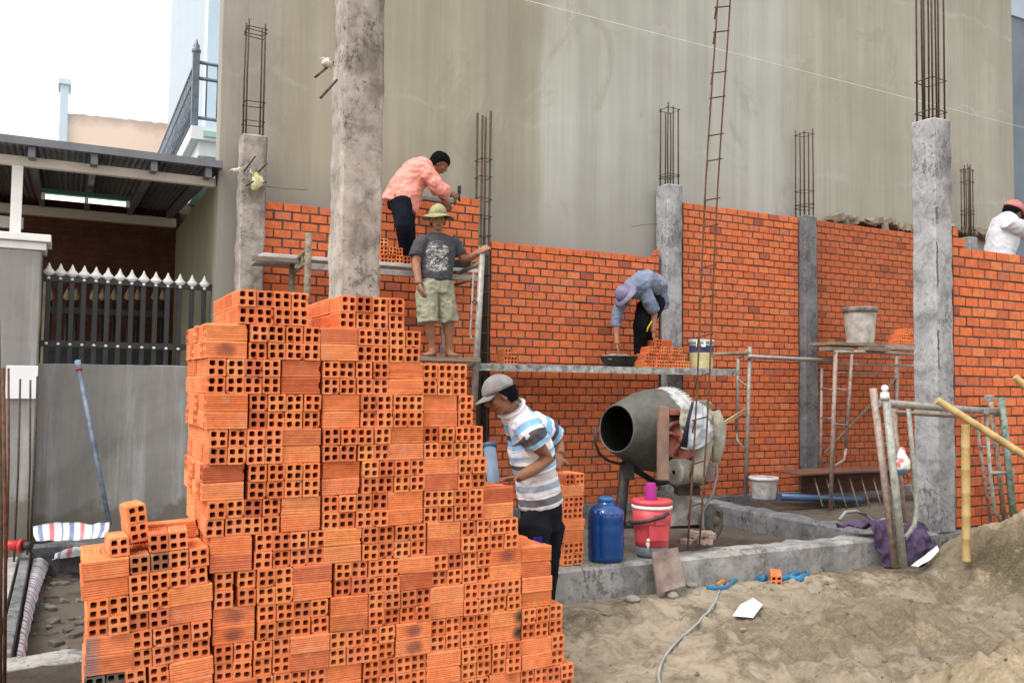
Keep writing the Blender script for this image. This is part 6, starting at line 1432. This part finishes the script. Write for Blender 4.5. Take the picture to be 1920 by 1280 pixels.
W_, B_, G_, L_, D_ = (.72, .72, .78), (.22, .46, .74), (.075, .08, .095), (.52, .52, .56), (.30, .38, .50)
st = [(0, W_), (.07, B_), (.155, W_), (.205, G_), (.285, B_), (.335, W_), (.345, G_), (.351, W_), (.45, B_), (.485, W_), (.495, G_), (.50, W_), (.535, G_), (.575, B_), (.62, W_), (.645, G_), (.65, L_), (.72, W_), (.755, D_), (.815, W_), (.855, L_), (.865, W_), (.885, (.13, .135, .15)), (.955, W_)]
c = n.ramp(t_, st[:32], 'CONSTANT'); dirt = n.ramp(n.noise(3.2, 4, .6), [(.50, (0, 0, 0)), (.72, (.6, .6, .6))])
M['polo'] = n.done(n.mix(dirt, c, (.34, .26, .19)), .95, 0, n.noise(70), .2)
tc = [J(962, 768, .02), J(982, 800, .03), J(994, 840, .03), J(1005, 890, .03), J(1014, 945, .03)]
b = MB(); b.loft(tc, [(.085, .08), (.185, .115), (.205, .145), (.19, .135), (.188, .14)], fw, 24)
sl1 = [J(982, 788, -.13), J(997, 815, -.18), J(1008, 834, -.18)]; sl2 = [J(1000, 792, .17), J(1025, 808, .22), J(1040, 818, .24)]
limb(b, sl1, [(.088, .088), (.082, .085), (.08, .085)]); limb(b, sl2, [(.085, .085), (.08, .08), (.075, .078)])
remeshed(b, 'polo_shirt', M['polo'], pb4, .008, 3, fold=.013, fs=9, chains=[(tc, 0, 1.0), (sl1, .0, .36), (sl2, .0, .36)])
m = MB(); cp_ = J(961, 768, .01); dn = (tc[0]-tc[1]).normalized(); u_ = dn.cross(fw).normalized(); w2 = u_.cross(dn)
vs_ = []
for z_, k in ((-.01, 1.05), (.03, .96), (.012, 1.22)):
    for i in range(20): a = i/20*6.283; vs_.append(cp_+dn*(z_+.012*math.sin(a))+(u_*math.cos(a)*.082+w2*math.sin(a)*.078)*k)
m.add(vs_, [(j*20+i, j*20+(i+1) % 20, (j+1)*20+(i+1) % 20, (j+1)*20+i) for j in range(2) for i in range(20)], 0, True); m.build('collar', fabric('white_collar', (.70, .69, .70), .1), pb4)
b = MB(); b.loft([J(1012, 922, .03), J(1015, 955, .03), J(1014, 990, .03)], [(.158, .12), (.178, .138), (.165, .13)], fw, 20)
for kx, dy in ((-14, -.10), (14, .12)):
    q = J(1012+kx*.8, 1060, dy-.02); g_ = gz(q.x, q.y); limb(b, [J(1015+kx*.3, 962, dy*.5), J(1014+kx, 990, dy), q, V((q.x, q.y+.02, g_+.10))], [.085, .112, .088, .072])
remeshed(b, 'trousers', fabric('black_work_trousers', (.010, .011, .016), .4, 9), pb4, .009, 3, fold=.007, fs=7)
m = MB(); m.obox(J(1008, 1012, -.235), (.028, .006, .018), rotc, 0, .004); m.build('blue_patch', simple('blue_print', (.01, .015, .22), .2), pb4); m = MB(); m.obox(J(1009, 1036, -.215), (.022, .006, .020), rotc, 0, .004); m.build('blue_patch', simple('blue_print', (.01, .015, .22), .2), pb4)

# ---------------------------------------------------------------- man in white behind the near wall
Y0 = 5.72
b = MB(); hc = J(1899, 398, .0); P, rot = head(b, hc, (rt*.85+fw*.30-UP*.42), (UP*.9+rt*.4), 1.0)
limb(b, [J(1891, 408), J(1884, 418, .02)], [.058, .062]); b.loft([J(1886, 412, .02), J(1882, 440, .02), J(1876, 480, .02), J(1876, 520, .02)], [(.15, .10), (.16, .12), (.145, .115), (.15, .12)], fw, 18)
a5 = [J(1893, 418, -.15), J(1922, 436, -.12), J(1960, 440, .0)]; limb(b, a5, [.042, .04, .03]); hand(b, a5[2], V((.8, -.3, -.1)), -UP, .7, 1.0, -1)
a6 = [J(1893, 418, .2), J(1925, 430, .25), J(1962, 434, .2)]; limb(b, a6, [.042, .04, .03]); hand(b, a6[2], V((.8, -.3, -.1)), -UP, .7, 1.0, 1)
for dy in (-.1, .14):
    k5 = [J(1876, 520, dy), J(1880, 600, dy-.02)]; an = V((k5[1].x, k5[1].y, .12)); limb(b, k5+[an], [.09, .062, .042]); b.loft([an-rt*.05-UP*.04, an+rt*.05-UP*.055, an+rt*.17-UP*.07], [(.035, .04), (.042, .032), (.034, .018)], fw, 12)
pb5 = remeshed(b, 'person', SK4, voxel=.0075, smooth=3, label='man in white long sleeved shirt and red cap behind the near brick wall', cat='person')
haircap(P, rot, pb5, 1.0, low=-.04, front=.04, back=1.2); face(P, rot, pb5, 1.0)
cap(P, pb5, fabric('faded_red_cap', (.42, .13, .13), .15, 10, (.52, .22, .21)), 1.0, low=.028, vmat=fabric('dark_red_visor', (.10, .02, .03), .2))
b = MB(); b.loft([J(1889, 405, .02), J(1885, 416, .02), J(1880, 445, .02), J(1875, 475, .02), J(1874, 492, .02)], [(.08, .07), (.17, .12), (.175, .15), (.16, .14), (.165, .145)], fw, 22)
limb(b, [J(1889, 415, -.12), J(1905, 428, -.15), J(1922, 437, -.12), J(1952, 441, .0)], [.085, .076, .068, .05]); limb(b, [J(1893, 416, .17), J(1925, 430, .25), J(1955, 434, .2)], [.08, .066, .05])
remeshed(b, 'shirt', fabric('white_cotton', (.52, .54, .60), .10, 7, (.64, .655, .69)), pb5, .009, 4, fold=.010, fs=8)
b = MB(); b.loft([J(1875, 486, .02), J(1876, 520, .02), J(1876, 540, .02)], [(.155, .13), (.165, .135), (.15, .13)], fw, 18)
for dy in (-.1, .14): k5 = [J(1876, 525, dy), J(1880, 600, dy-.02)]; limb(b, k5+[V((k5[1].x, k5[1].y, .14))], [.11, .085, .07])
remeshed(b, 'trousers', fabric('beige_trousers', (.40, .36, .30), .2), pb5, .009, 3, fold=.006)
